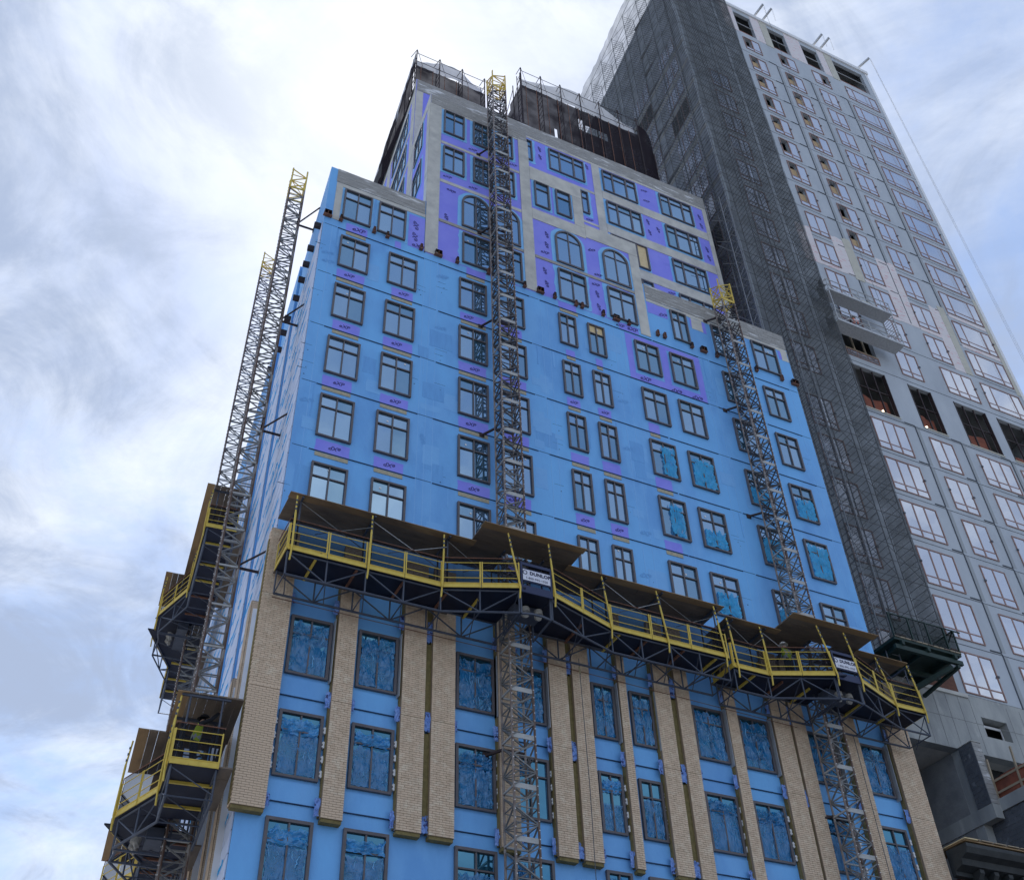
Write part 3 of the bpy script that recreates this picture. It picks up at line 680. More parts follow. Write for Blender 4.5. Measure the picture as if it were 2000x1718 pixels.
# side street piers
for t0, t1, zt in ((1.9,2.5,18.9),(3.95,4.55,17.3),(6.3,6.9,15.6)):
    o = 0 if t0 < 5.7 else .11
    side_panel(t0, t1, 9.0, zt, o, 'mortar', .24, 'brick_pier')
    st = MB()
    for j in range(int((zt-9)/BH)):
        z = 9 + j*BH
        for k in range(4):
            a = t0 + k*.2 - (.1 if j % 2 else 0); b = min(a+.19, t1); a = max(a, t0)
            if b-a > .03:
                vs = [LW(t, o+.235, zz) for t, zz in ((a,z+.005),(b,z+.005),(b,z+BH-.005),(a,z+BH-.005))] + [LW(t, o+.255, zz) for t, zz in ((a,z+.005),(b,z+.005),(b,z+BH-.005),(a,z+BH-.005))]
                st._add(vs, [(0,1,2,3),(4,5,6,7),(0,1,5,4),(1,2,6,5),(2,3,7,6),(3,0,4,7)])
        # bricks on the end that faces the front street
        vs = [LW(t0-.008, o+e, zz) for e, zz in ((.02,z+.005),(.22,z+.005),(.22,z+BH-.005),(.02,z+BH-.005))] + [LW(t0+.01, o+e, zz) for e, zz in ((.02,z+.005),(.22,z+.005),(.22,z+BH-.005),(.02,z+BH-.005))]
        st._add(vs, [(0,1,2,3),(4,5,6,7),(0,1,5,4),(1,2,6,5),(2,3,7,6),(3,0,4,7)])
    B.part('brickwork', st, 'brick', kind='stuff')
    side_panel(t0-.34, t0-.30, 9.0, zt-.5, o, 'white', .20, 'jamb_liner')
# windows in the side wall of the pavilion and the set-back floors
def side_window(t0, t1, z0, z1, xb, cols):
    mb = MB(); off = .05
    def Q(t, d, z): return Vector((xb,0,0)) + TV*t + NV*d + Vector((0,0,z))
    def slab(ta, tb, za, zb, d0, d1):
        pts = [(ta,za),(tb,za),(tb,zb),(ta,zb)]
        mb._add([Q(t,d0,z) for t,z in pts]+[Q(t,d1,z) for t,z in pts], [(0,1,2,3),(4,5,6,7),(0,1,5,4),(1,2,6,5),(2,3,7,6),(3,0,4,7)])
    bd = MB(); pts = [(t0-.16,z0-.16),(t1+.16,z0-.16),(t1+.16,z1+.16),(t0-.16,z1+.16)]
    bd._add([Q(t,-.01,z) for t,z in pts]+[Q(t,.012,z) for t,z in pts], [(0,1,2,3),(4,5,6,7),(0,1,5,4),(1,2,6,5),(2,3,7,6),(3,0,4,7)])
    B.part('membrane_border', bd, 'blue_border')
    slab(t0,t0+.08,z0,z1,0,.07); slab(t1-.08,t1,z0,z1,0,.07); slab(t0+.08,t1-.08,z1-.08,z1,0,.07); slab(t0+.08,t1-.08,z0,z0+.08,0,.07)
    zt = z1-.3*(z1-z0); slab(t0+.08,t1-.08,zt-.025,zt+.025,0,.05)
    for i in range(1, cols): t = t0+(t1-t0)*i/cols; slab(t-.03,t+.03,z0+.08,zt-.026,0,.055)
    o = B.part('window', mb, 'frame')
    for za, zb in ((z0+.085, zt-.03), (zt+.03, z1-.085)):
        for i in range(cols):
            ta, tb = t0+(t1-t0)*i/cols+(.085 if i == 0 else .035), t0+(t1-t0)*(i+1)/cols-(.085 if i == cols-1 else .035)
            mb = MB(); pts = [(ta,za),(tb,za),(tb,zb),(ta,zb)]
            mb._add([Q(t,.012,z) for t,z in pts]+[Q(t,.02,z) for t,z in pts], [(0,1,2,3),(4,5,6,7),(0,1,5,4),(1,2,6,5),(2,3,7,6),(3,0,4,7)])
            B.part('pane', mb, 'glass', o)
def side_slab(ta, tb, za, zb, xb, m, name, d=.02):
    mb = MB(); pts = [(ta,za),(tb,za),(tb,zb),(ta,zb)]
    def Q(t, d, z): return Vector((xb,0,0)) + TV*t + NV*d + Vector((0,0,z))
    mb._add([Q(t,-.02,z) for t,z in pts]+[Q(t,d,z) for t,z in pts], [(0,1,2,3),(4,5,6,7),(0,1,5,4),(1,2,6,5),(2,3,7,6),(3,0,4,7)])
    B.part(name, mb, m)
for z0 in (46.2, 43.0): side_window(1.15, 2.55, z0, z0+2.1, 6.03, 2)
side_slab(.0, 3.2, 48.4, 49.2, 6.03, 'concrete', 'concrete_edge'); side_slab(.0, .45, 40.1, 48.38, 6.03, 'concrete', 'concrete_column'); side_slab(2.85, 3.15, 40.1, 48.38, 6.03, 'concrete', 'concrete_column')
for z0 in (52.4, 49.3, 46.2, 43.1):
    side_window(4.5, 7.6, z0, z0+2.0, 6.03, 4); side_window(9.6, 11.2, z0, z0+2.0, 6.03, 2)
    side_slab(3.3, 12.5, z0-.75, z0-.35, 6.03, 'concrete', 'concrete_beam', .015)
side_slab(3.22, 20, 54.75, 56.05, 6.03, 'concrete', 'concrete_edge'); side_slab(3.22, 3.9, 40.1, 54.73, 6.03, 'concrete', 'concrete_column'); side_slab(8.2, 9.0, 40.1, 54.73, 6.03, 'concrete', 'concrete_column')
# ------------------------------------------------------------------ mast climbers: lattice masts
def mast_section(w, d, h, dark=False, yellow=False):
    """one bolted section: four chords, rungs, plates and diagonals; origin at its lower back left corner, front at -d"""
    mb = MB(); c = .038
    P = [(0,0),(w,0),(w,-d),(0,-d)]
    for x, y in P: mb.tube((x,y,0), (x,y,h-.004), c, 7)
    mb.mi = 1
    for i in range(4):
        a, b = P[i], P[(i+1) % 4]
        for k, (za, zb) in enumerate(((.08, h*.36), (h*.36, h*.66), (h*.66, h-.08))):
            p, q = (a, b) if (k+i) % 2 else (b, a)
            mb.bar((p[0],p[1],za), (q[0],q[1],zb), .040)
        for zz in (h*.36, h*.66): mb.bar((a[0],a[1],zz), (b[0],b[1],zz), .030)
    mb.bar((0,0,h*.36),(w,-d,h*.36),.026)
    mb.mi = 2
    mb.box(.03, w-.03, -d-.012, -d+.012, .01, .16); mb.bar((0,0,.06),(0,-d,.06),.05); mb.bar((w,0,.06),(w,-d,.06),.05); mb.bar((0,0,.06),(w,0,.06),.05)
    mb.mi = 3
    for k in range(6):
        for x in (0, w): mb.box(x-.013, x+.013, -d-c-.012, -d-c+.006, .12+k*.25, .146+k*.25)
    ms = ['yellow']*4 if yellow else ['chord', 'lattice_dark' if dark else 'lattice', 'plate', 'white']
    return mb.mesh('mast_section', ms)
SEC = {}
def mast(label, base, w, d, ztop, frame=None, ties=(), dark=True, group='lattice masts of the climbing platforms'):
    """base = lower back left corner in the frame"""
    T = Thing('lattice_mast', label, 'mast', base, frame, group)
    h = 1.5
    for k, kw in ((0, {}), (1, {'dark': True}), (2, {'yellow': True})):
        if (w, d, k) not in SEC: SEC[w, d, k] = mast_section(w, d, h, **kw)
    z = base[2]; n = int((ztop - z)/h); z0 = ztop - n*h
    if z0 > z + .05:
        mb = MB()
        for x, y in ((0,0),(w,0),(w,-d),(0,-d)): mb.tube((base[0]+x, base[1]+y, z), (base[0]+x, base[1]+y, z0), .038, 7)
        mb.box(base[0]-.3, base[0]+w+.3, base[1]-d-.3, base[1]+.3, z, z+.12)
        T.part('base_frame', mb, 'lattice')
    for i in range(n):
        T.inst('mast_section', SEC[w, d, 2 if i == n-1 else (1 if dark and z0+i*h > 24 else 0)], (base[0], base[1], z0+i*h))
    for (fx, fz, ax, ay) in ties:
        mb = MB(); mb.bar((fx, -.01, fz), (ax, ay, fz), .07); mb.bar((fx+1.3, -.01, fz-.02), (ax, ay, fz+.04), .05); mb.box(fx-.10, fx+.10, -.04, 0, fz-.10, fz+.10); mb.bar((ax, ay, fz), (ax+w, ay, fz), .06)
        T.part('wall_tie', mb, 'rust_dark')
    return T
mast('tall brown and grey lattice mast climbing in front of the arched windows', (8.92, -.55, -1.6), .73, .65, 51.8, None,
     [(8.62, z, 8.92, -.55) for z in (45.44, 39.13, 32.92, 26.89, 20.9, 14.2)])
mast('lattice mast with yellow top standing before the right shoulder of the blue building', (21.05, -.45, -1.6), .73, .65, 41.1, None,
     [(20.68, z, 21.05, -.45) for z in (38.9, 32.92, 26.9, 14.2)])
mast('lattice mast with yellow top tied to the pale side wall near the building corner', (-3.40, -.75, -1.6), .70, .66, 43.0, FRAME_L,
     [(-3.4, z, -3.35, -.78) for z in (39.8, 33.3, 27.2, 21.0)], False)
mast('lattice mast with yellow top farther along the side wall, carrying the higher platform', (-16.3, -.78, -1.6), .70, .66, 52.4, FRAME_L, [(-16.2, z, -16.2, -.78) for z in (33.3, 21)], False)
# ------------------------------------------------------------------ mast climbers: working platforms
SIGN_NAME = text_mesh('sign_lettering', 'DUNLOP', .168, 'sign_ink', 0, .009, 1.08)
SIGN_TEL = text_mesh('sign_lettering', '1-800-995-1020', .112, 'sign_ink', 0, .001, 1.05)
def ring_mesh():
    mb = MB(); n = 20
    for i in range(n):
        a, b = 2*math.pi*i/n, 2*math.pi*(i+1)/n
        for r0, r1 in ((.052, .074),):
            mb._add([(r0*math.cos(a),r0*math.sin(a),0),(r1*math.cos(a),r1*math.sin(a),0),(r1*math.cos(b),r1*math.sin(b),0),(r0*math.cos(b),r0*math.sin(b),0)], [(0,1,2,3)])
    for i in range(8):
        t = 2*math.pi*i/8; mb.box(.076*math.cos(t)-.011, .076*math.cos(t)+.011, .076*math.sin(t)-.011, .076*math.sin(t)+.011, -.0005, .0005)
    return mb.mesh('sign_emblem', 'sign_ink')
RING = ring_mesh()
def rail_panel(T, p, q, z, name='guard_rail', toe=True, posts=True):
    """one yellow guard rail panel from p to q (plan points)"""
    p = Vector((p[0], p[1], 0)); q = Vector((q[0], q[1], 0)); d = (q-p).normalized(); n = Vector((-d.y, d.x, 0))
    mb = MB(); H = .95
    a, b = p + d*.03, q - d*.03
    def V(v, h): return (v.x, v.y, z+h)
    for v in (a, b): mb.bar(V(v, 0), V(v, H), .036)
    for h in (H-.03, .64, .36): mb.tube(V(a, h), V(b, h), .0135, 6)
    mb.bar(V(a, .09), V(b, .09), .02, .13); mb.bar(V(a, .165), V(b, .165), .05, .02); mb.bar(V(a, .02), V(b, .02), .05, .03)
    return T.part(name, mb, 'yellow')
def mesh_panel(T, p, q, z, off=.05):
    mb = MB(); p = Vector((p[0],p[1],0)); q = Vector((q[0],q[1],0)); d = (q-p).normalized(); n = Vector((-d.y, d.x, 0))*off
    if n.y < 0 : n = -n
    def fn(u, v):
        w = p + (q-p)*u + n*(1+.5*mnoise.noise((u*6+p.x, v*3, p.y))); return (w.x, w.y, z+.12+(1.02)*v)
    return T.part('safety_mesh', mb.grid(fn, 8, 3), 'rail_mesh')
def platform(label, xs, xe, bump, z, mx, base, frame=None, zc=2.05, canopies=(), planks=True, cz=None, yi=-.5, yf=-1.7, yb=-2.6, ends=(True, True), sign=True, posts=(), lean=(), red=True, extra=None):
    T = Thing('climbing_platform', label, 'work platform', base, frame, 'platforms climbing the masts')
    b0, b1, b2, b3 = bump; m0, m1 = mx
    # deck in three pieces round the mast
    dk = [[(xs,yi),(xs,yf),(b0,yf),(m0-.12,yf-(m0-.12-b0)/(b1-b0)*(yf-yb) if m0-.12 > b0 else yf),(m0-.12,yi)],
          [(m0-.10,-1.32),(m0-.10,yf-(min(m0-.10,b1)-b0)/(b1-b0)*(yf-yb)),(b1,yb),(b2,yb),(m1+.10,yf-(b3-max(m1+.10,b2))/(b3-b2)*(yf-yb)),(m1+.10,-1.32)],
          [(m1+.12,yi),(m1+.12,yf-(b3-(m1+.12))/(b3-b2)*(yf-yb) if m1+.12 < b3 else yf),(b3,yf),(xe,yf),(xe,yi)]]
    for pts in dk: T.part('deck', MB().prism(pts, z, z+.05), 'navy')
    # loose planks bridging to the wall
    if planks:
        x = xs
        while x < xe-.3:
            ln = random.uniform(1.8, 2.6)
            if not (x < m1+.05 and x+ln > m0-.05):
                T.part('gap_plank', MB().box(x, min(x+ln, xe)-.02, yi+.005, -.30, z+.052, z+.09), 'plank_dark')
            x += ln
    outline = [((xs,yf),(b0,yf)),((b0,yf),(b1,yb)),((b1,yb),(b2,yb)),((b2,yb),(b3,yf)),((b3,yf),(xe,yf))]
    if ends[0]: outline.insert(0, ((xs,yi),(xs,yf)))
    if ends[1]: outline.append(((xe,yf),(xe,yi)))
    for p, q in outline:
        L = math.hypot(q[0]-p[0], q[1]-p[1])
        if (p, q) == ((b1,yb),(b2,yb)) and sign:
            mb = MB(); x0, x1 = b1+.02, b2-.02
            mb.box(x0, x1, yb-.02, yb+.02, z-.10, z+.16).box(x0, x0+.06, yb-.02, yb+.02, z+.16, z+1.0).box(x1-.06, x1, yb-.02, yb+.02, z+.16, z+1.0).box(x0+.06, x1-.06, yb-.02, yb+.02, z+.90, z+1.0).box(x0+.06, x1-.06, yb-.015, yb+.015, z+.30, z+.34).box(x0+.06, x1-.06, yb-.015, yb+.015, z+.74, z+.78)
            pn = T.part('control_panel', mb, 'navy_panel'); sx = (x0+x1)/2
            sg = T.part('sign_board', MB().box(x0+.07, x1-.07, yb-.035, yb-.022, z+.345, z+.735), 'sign_white', pn)
            T.inst('sign_lettering', SIGN_NAME, (sx+.12, yb-.039, z+.62), pn, (math.pi/2,0,0)); T.inst('sign_lettering', SIGN_TEL, (sx+.0, yb-.039, z+.43), pn, (math.pi/2,0,0)); T.inst('sign_emblem', RING, (sx-.40, yb-.039, z+.62), pn, (math.pi/2,0,0))
            mesh_panel(T, p, q, z); continue
        n = max(1, round(L/1.35))
        for i in range(n):
            a = (p[0]+(q[0]-p[0])*i/n, p[1]+(q[1]-p[1])*i/n); b = (p[0]+(q[0]-p[0])*(i+1)/n, p[1]+(q[1]-p[1])*(i+1)/n)
            rail_panel(T, a, b, z); mesh_panel(T, a, b, z)
        if red:
            T.part('safety_rope', MB().tube((p[0],p[1]+.02,z+1.12),(q[0],q[1]+.02,z+1.10),.016,5), 'rust')
    # truss under the deck
    zl = z - .80
    def chord(path, name):
        mb = MB(); q = []
        for (ax,ay),(bx,by) in zip(path[:-1], path[1:]):
            n = max(1, round(math.hypot(bx-ax,by-ay)/1.18))
            for i in range(n): q.append(((ax+(bx-ax)*i/n),(ay+(by-ay)*i/n)))
        q.append(path[-1])
        for i in range(len(q)-1):
            a, b = q[i], q[i+1]; mb.tube((a[0],a[1],zl),(b[0],b[1],zl),.036,6)
            if i % 2: mb.tube((a[0],a[1],zl),(b[0],b[1],z-.05),.024,5)
            else: mb.tube((b[0],b[1],zl),(a[0],a[1],z-.05),.024,5)
            mb.tube((a[0],a[1],z-.04),(b[0],b[1],z-.04),.03,6)
        for i, a in enumerate(q): mb.tube((a[0],a[1],zl),(a[0],a[1],z),.026,6)
        T.part(name, mb, 'steel_dark'); return q
    f1 = chord([(xs+.05,yf+.08),(b0,yf+.08),(b1,yb+.12)], 'truss'); f2 = chord([(b2,yb+.12),(b3,yf+.08),(xe-.05,yf+.08)], 'truss')
    k1 = chord([(xs+.05,yi-.06),(m0-.15,yi-.06)], 'truss'); k2 = chord([(m1+.15,yi-.06),(xe-.05,yi-.06)], 'truss')
    mb = MB()
    for q in f1[::1]+f2[::1]:
        if not (m0-.2 < q[0] < m1+.2):
            T.part('cross_member', MB().tube((q[0],q[1],zl),(q[0],yi-.06,zl),.022,5), 'steel_dark'); T.part('cross_brace', MB().tube((q[0],q[1],z-.06),(q[0]+.3,yi-.06,zl),.016,5), 'steel_dark')
    # drive unit: frame and two motors
    xm = (b1+b2)/2; mb = MB()
    for x in (b1+.06, b2-.06):
        mb.bar((x,yb+.12,z),(x,yb+.12,zl),.05).bar((x,yb+.12,zl),(x,-1.25,zl-.05),.05).bar((x,-1.28,z),(x,-1.28,zl),.05)
    mb.bar((b1+.06,yb+.12,zl),(xm-.1,yb+.2,zl+.12),.06).bar((xm-.1,yb+.2,zl+.12),(xm+.25,yb+.2,zl+.12),.06).bar((xm+.25,yb+.2,zl+.12),(b2-.06,yb+.12,zl),.06)
    mb.box(b1+.1, b2-.1, -1.9, -1.45, z-.42, z-.08)
    dr = T.part('drive_frame', mb, 'steel_dark')
    for dx in (-.18, .26):
        mo = MB(); x = xm+dx
        for r0, r1, z0, z1 in ((.135,.135,-.34,-.52),(.135,.10,-.52,-.56),(.10,.10,-.56,-.575),(.05,.05,-.575,-.585)): mo.tube((x,-2.12,z+z0),(x,-2.16,z+z1),r0,14,r1)
        T.part('motor', mo, 'motor', dr, smooth=False)
    # yellow outrigger beams pushed out below the deck
    x = xs + .9
    while x < xe-.3:
        if not (m0-.3 < x < m1+.3):
            T.part('outrigger_beam', MB().box(x-.03, x+.03, yf+.1, yi+.02, z-.085, z-.012), 'yellow' if random.random() < .6 else 'rust')
        x += random.uniform(1.0, 1.5)
    # canopy
    cz = z + zc
    for (x0, x1, y0, y1, dz) in canopies:
        T.part('canopy_edge_board', MB().box(x0, x1, y0, y0+.30, cz+dz, cz+dz+.022), 'plywood')
        y = y0 + .305
        while y < y1-.02:
            wd = min(.245, y1-y); x = x0+.03
            while x < x1-.05:
                e = min(x+random.uniform(2.2, 3.2), x1-.03)
                if not (x < m1+.12 and e > m0-.12 and y+wd > -1.27 and y < -.48): T.part('canopy_plank', MB().box(x, e-.012, y, y+wd-.008, cz+dz+.001+random.uniform(0,.008), cz+dz+.045), 'plank_dark')
                else:
                    if m0-.12-x > .3: T.part('canopy_plank', MB().box(x, m0-.12, y, y+wd-.008, cz+dz+.001, cz+dz+.045), 'plank_dark')
                    if e-(m1+.12) > .3: T.part('canopy_plank', MB().box(m1+.12, e-.012, y, y+wd-.008, cz+dz+.001, cz+dz+.045), 'plank_dark')
                x = e
            y += wd
    # uprights
    for i, x in enumerate(posts):
        mb = MB(); mb.tube((x+.16,yf+.25,z+.05),(x+.16,yf+.25,cz),.028,6); mb.tube((x+.16,yi-.15,z+.05),(x+.16,yi-.15,cz),.028,6); mb.bar((x+.16,yf+.02,cz-.03),(x+.16,yi+.05,cz-.03),.06)
        T.part('upright', mb, 'steel_dark')
        if i+1 < len(posts):
            x2 = posts[i+1]
            T.part('cross_brace', MB().tube((x+.16,yf+.25,cz-.06),(x2+.16,yf+.25,z+.7),.013,5), 'galv' if i % 2 else 'lattice'); T.part('cross_brace', MB().tube((x2+.16,yf+.25,cz-.3),(x+.7,yf+.26,z+.95),.012,5), 'galv' if i % 2 else 'lattice')
    for x, y, dx in lean:
        mb = MB(); mb.tube((x,y-.03,z-.38),(x+.02,y-.05,z+.02),.028,7).tube((x+.02,y-.05,z+.02),(x+dx,y-.03,z+1.32),.032,7).tube((x+dx,y-.03,z+1.32),(x+dx*1.4,y+.02,cz-.06),.025,7)
        mb.mi = 1
        for k in range(3): mb.tube((x+dx*(1.05+.1*k),y-.03+.01*k,z+1.42+k*.17),(x+dx*(1.07+.1*k),y-.03+.01*k,z+1.48+k*.17),.033,7)
        T.part('canopy_post', mb, ['yellow', 'steel_dark'])
    if extra: extra(T)
    return T
platform('long climbing platform with three yellow railed wings under a wide plywood canopy', 1.62, 16.9, (6.44, 8.64, 9.76, 12.36), 18.45, (8.92, 9.65), (9.2, -1.1, 17.6),
    canopies=((1.50,7.6,-1.72,-.28,.02),(7.45,11.1,-2.66,-.30,.10),(10.9,17.05,-1.76,-.28,.0)), posts=(1.75,4.05,6.55,8.45,9.85,12.2,14.4,16.6), lean=((1.72,-1.72,.0),(4.05,-1.72,.04),(6.40,-1.72,.06),(8.60,-2.60,-.22),(9.80,-2.60,-.06),(12.30,-1.72,-.10),(14.45,-1.72,-.12),(16.72,-1.72,-.08)))
platform('short climbing platform with red rope and bent yellow rails beside the grey tower', 17.02, 25.4, (18.45, 20.58, 21.66, 24.02), 18.16, (21.05, 21.78), (21.4, -1.1, 17.3),
    zc=1.98, canopies=((17.1,19.4,-1.76,-.28,.0),(19.18,22.95,-2.78,-.30,.07),(22.8,25.15,-1.78,-.28,.0)), posts=(17.2,18.6,20.6,22.5,23.7,25.1), lean=((17.15,-1.72,-.05),(18.5,-1.72,-.02),(20.60,-2.60,-.24),(21.66,-2.60,-.14),(23.95,-1.72,-.22),(25.30,-1.72,-.12)))
platform('climbing platform with a worker on its open end at the building corner', -6.4, .75, (-5.9, -4.0, -3.0, -.95), 12.1, (-3.40, -2.70), (-3, -1.2, 11.2), FRAME_L, yi=-.64, yf=-1.88, yb=-2.8,
    canopies=((-2.1,.62,-1.98,-.26,.0),(-4.6,-1.75,-2.72,-.30,-.03),(-6.4,-4.5,-1.98,-.3,0)), posts=(.35,-1.0,-2.0,-4.2,-6.0), lean=((.55,-1.88,-.05),(-.95,-1.88,.05),(-2.9,-2.8,.3)), sign=False)
platform('higher climbing platform with a long dark canopy farther along the side wall', -22.5, -8.2, (-19.5, -17.2, -15.2, -12.85), 26.0, (-16.3, -15.6), (-15, -1.2, 25), FRAME_L, yi=-.64, yf=-1.84, yb=-2.78,
    canopies=((-15.0,-8.1,-2.1,-.55,.0),(-17.75,-14.9,-2.88,-.55,.05),(-22.5,-17.6,-2.1,-.55,0)), posts=(-8.6,-10.8,-12.8,-15,-17.5,-20,-22.3), lean=((-8.3,-1.84,-.05),(-12.8,-1.84,.05),(-15.3,-2.78,.1),(-17.2,-2.78,0)), sign=False)
platform('climbing platform low on the side wall, next beyond the corner platform with the worker', -15.5, -6.9, (-8.2, -9.8+.9, -10.8, -12.6) if False else (-13.4, -11.2, -10.0, -8.0), 12.4, (-11.0, -10.3), (-11, -1.2, 11.5), FRAME_L, yi=-.70, yf=-1.88, yb=-2.75,
    canopies=((-12.6,-8.9,-2.85,-.7,.0),(-8.8,-6.9,-2.0,-.7,.05)), posts=(-7.2,-9.4,-12,-15), sign=False)
mast('short lattice mast of the low platform between the two yellow topped side masts', (-11.0, -.80, -1.6), .70, .44, 16.9, FRAME_L)
# drop rope below the long platform
T = Thing('drop_rope', 'thin knotted rope hanging in front of the tan brick piers', 'rope', (11.75, -.5, 9.2))
T.part('line', MB().tube((11.75,-.5,17.9),(11.80,-.48,13.5),.012,5).tube((11.80,-.48,13.5),(11.74,-.47,9.2),.012,5), 'cable'); T.part('knot', MB().tube((11.74,-.5,17.6),(11.77,-.5,17.35),.028,6), 'rope')
T = Thing('drop_rope', 'thin dark line hanging in front of the last blue windows by the tower', 'rope', (22.9, -.45, 9.2))
T.part('line', MB().tube((22.85,-.45,17.4),(22.9,-.43,9.2),.012,5), 'cable')
# ------------------------------------------------------------------ the grey tower behind
YT = 3.2; XTL = 27.75; XTR = 49.47
W = Thing('tower_building', 'tall grey apartment tower with bright window bands and dark open floors', 'building', (40, 14, -1.6))
def wall_holes(T, name, x0, x1, z0, z1, y, holes, m, th=.25, rm=None):
    xs = sorted({x0, x1, *[h[0] for h in holes], *[h[1] for h in holes]}); zs = sorted({z0, z1, *[h[2] for h in holes], *[h[3] for h in holes]})
    mb = MB()
    def inside(x, z): return any(h[0] < x < h[1] and h[2] < z < h[3] for h in holes)
    for i in range(len(xs)-1):
        j = 0
        while j < len(zs)-1:
            if inside((xs[i]+xs[i+1])/2, (zs[j]+zs[j+1])/2): j += 1; continue
            k = j
            while k < len(zs)-1 and not inside((xs[i]+xs[i+1])/2, (zs[k]+zs[k+1])/2): k += 1
            for yy in (y, y+th): mb.quad((xs[i],yy,zs[j]),(xs[i+1],yy,zs[j]),(xs[i+1],yy,zs[k]),(xs[i],yy,zs[k]))
            j = k
    for a, b, c, d in holes:
        mb.quad((a,y,c),(b,y,c),(b,y+th,c),(a,y+th,c)); mb.quad((a,y,d),(b,y,d),(b,y+th,d),(a,y+th,d)); mb.quad((a,y,c),(a,y,d),(a,y+th,d),(a,y+th,c)); mb.quad((b,y,c),(b,y,d),(b,y+th,d),(b,y+th,c))
    for q in (((x0,y,z0),(x0,y,z1),(x0,y+th,z1),(x0,y+th,z0)),((x1,y,z0),(x1,y,z1),(x1,y+th,z1),(x1,y+th,z0)),((x0,y,z1),(x1,y,z1),(x1,y+th,z1),(x0,y+th,z1)),((x0,y,z0),(x1,y,z0),(x1,y+th,z0),(x0,y+th,z0))): mb.quad(*q)
    return T.part(name, mb, m)
ROWS = [84.55,81.45,78.4,75.35,72.3,69.25,66.2,63.15,60.1,57.0,53.95,50.95,47.95]
LOWR = [40.6,37.65,34.65,31.65,28.7,25.7]
T1, T2, T3, T4 = (34.66,36.32), (38.27,40.02), (41.8,43.55), (45.4,48.8)
holes = []
TOPO = [(34.55,36.3),(38.15,39.95),(41.75,43.55),(45.28,48.65)]
for a, b in TOPO: holes.append((a, b, 85.45, 88.92))
OPEN = {(0,i) for i in range(0,8)} | {(1,i) for i in range(0,9)} | {(2,0)}
for c, i in OPEN:
    a, b = (T1,T2,T3)[c]; z = ROWS[i]; h = 2.0 if i == 0 else 2.25; mid = (a+b)/2
    holes.append((a+.08, mid-.04, z-h+.48, z-.08) if c < 2 else (mid+.04, b-.08, z-h+.48, z-.08))
TALL = [(34.05,36.57),(38.33,40.14),(41.95,44.56),(45.5,48.9)]
for a, b in TALL: holes.append((a, b, 41.36, 44.88))
holes.append((34.1, 36.5, 46.3, 47.9))
wall_holes(W, 'wall', XTL, XTR, 23.32, 90.0, YT, holes, 'grey_wall')
def sk(x, y): return x + (y-YT)*math.tan(TH)
W.part('wall', MB().prism([(XTL,YT+.26),(XTL+.3,YT+.26),(sk(XTL+.3,28),28),(sk(XTL,28),28)], -1.6, 90.0), 'grey_wall')
W.part('wall', MB().prism([(XTR-.3,YT+.26),(XTR,YT+.26),(XTR,28),(XTR-.3,28)], 20, 90.0), 'grey_wall')
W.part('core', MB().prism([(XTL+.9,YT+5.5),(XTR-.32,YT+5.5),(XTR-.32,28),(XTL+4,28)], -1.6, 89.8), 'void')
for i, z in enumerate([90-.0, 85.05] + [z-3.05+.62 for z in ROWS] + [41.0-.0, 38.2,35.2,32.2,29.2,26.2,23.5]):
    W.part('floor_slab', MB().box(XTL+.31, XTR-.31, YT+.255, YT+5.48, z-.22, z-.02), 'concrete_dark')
def tw(a, b, z1, h, cols, ratio=None, skip=(), m='glass_tower', **k):
    o = window(W, a, b, z1-h, z1, YT, cols, .21, m, 'red_frame', .065, .07, ratio, bottom=True, skip=skip, mull=.09, dep=.05, **k)
    if random.random() < .75:
        for s, x in ((-1, a), (1, b)):
            if random.random() < .7: W.part('fixing_clip', MB().box(x-.06, x+.06, YT-.10, YT-.052, z1-h*.45, z1-h*.45+.10), 'cable', o)
    return o
for i, z in enumerate(ROWS):
    h = 2.0 if i == 0 else 2.25
    for c, (a, b) in enumerate((T1, T2, T3)):
        if i == 12 and c == 0: continue
        if i == 12 and c == 2: tw(42.0, 44.65, z, h, 3); continue
        if (c, i) in OPEN:
            o = tw(a, b, z, h, 2, skip=(0,) if c < 2 else (1,)); mid = (a+b)/2
            xa, xb = (a+.08, mid-.05) if c < 2 else (mid+.05, b-.08)
            full = (c, i) not in ((0,3),(0,5),(1,7),(0,0),(1,0),(2,0))
            p = W.part('plywood_sheet', MB().box(xa, xb, YT+.10, YT+.125, z-h+.5, z-(.72 if full else 1.35)+random.uniform(-.1,.1)), 'tan_ply', o)
        else: tw(a, b, z, h, 2)
    tw(T4[0], T4[1], z, h, 3, (.22,.78))
for z in LOWR:
    tw(34.1, 36.6, z, 2.28, 3); tw(38.38, 40.15, z, 2.28, 2)
    if z > 30: tw(42.02, 44.7, z, 2.28, 3)
    if z > 38: tw(45.5, 48.9, z, 2.28, 3, (.22,.78))
for i, z in enumerate(ROWS[3:] + [44.9-.0] + LOWR):       # the column seen through the scaffold net
    tw(29.6, 31.35, z, 2.25, 2)
# glazing bars of the window behind the hanging stages
mb = MB()
for x in (34.88, 35.72): mb.box(x-.05, x+.05, YT+.02, YT+.10, 46.3, 47.9)
mb.box(34.05, 36.55, YT-.04, YT+.02, 46.22, 46.30); W.part('timber_mullion', mb, 'wood_post')
window(W, 34.05, 36.55, 45.66, 46.2, YT, 3, .5, 'glass_tower', 'red_frame', .05, .03, bottom=True, dep=.05)
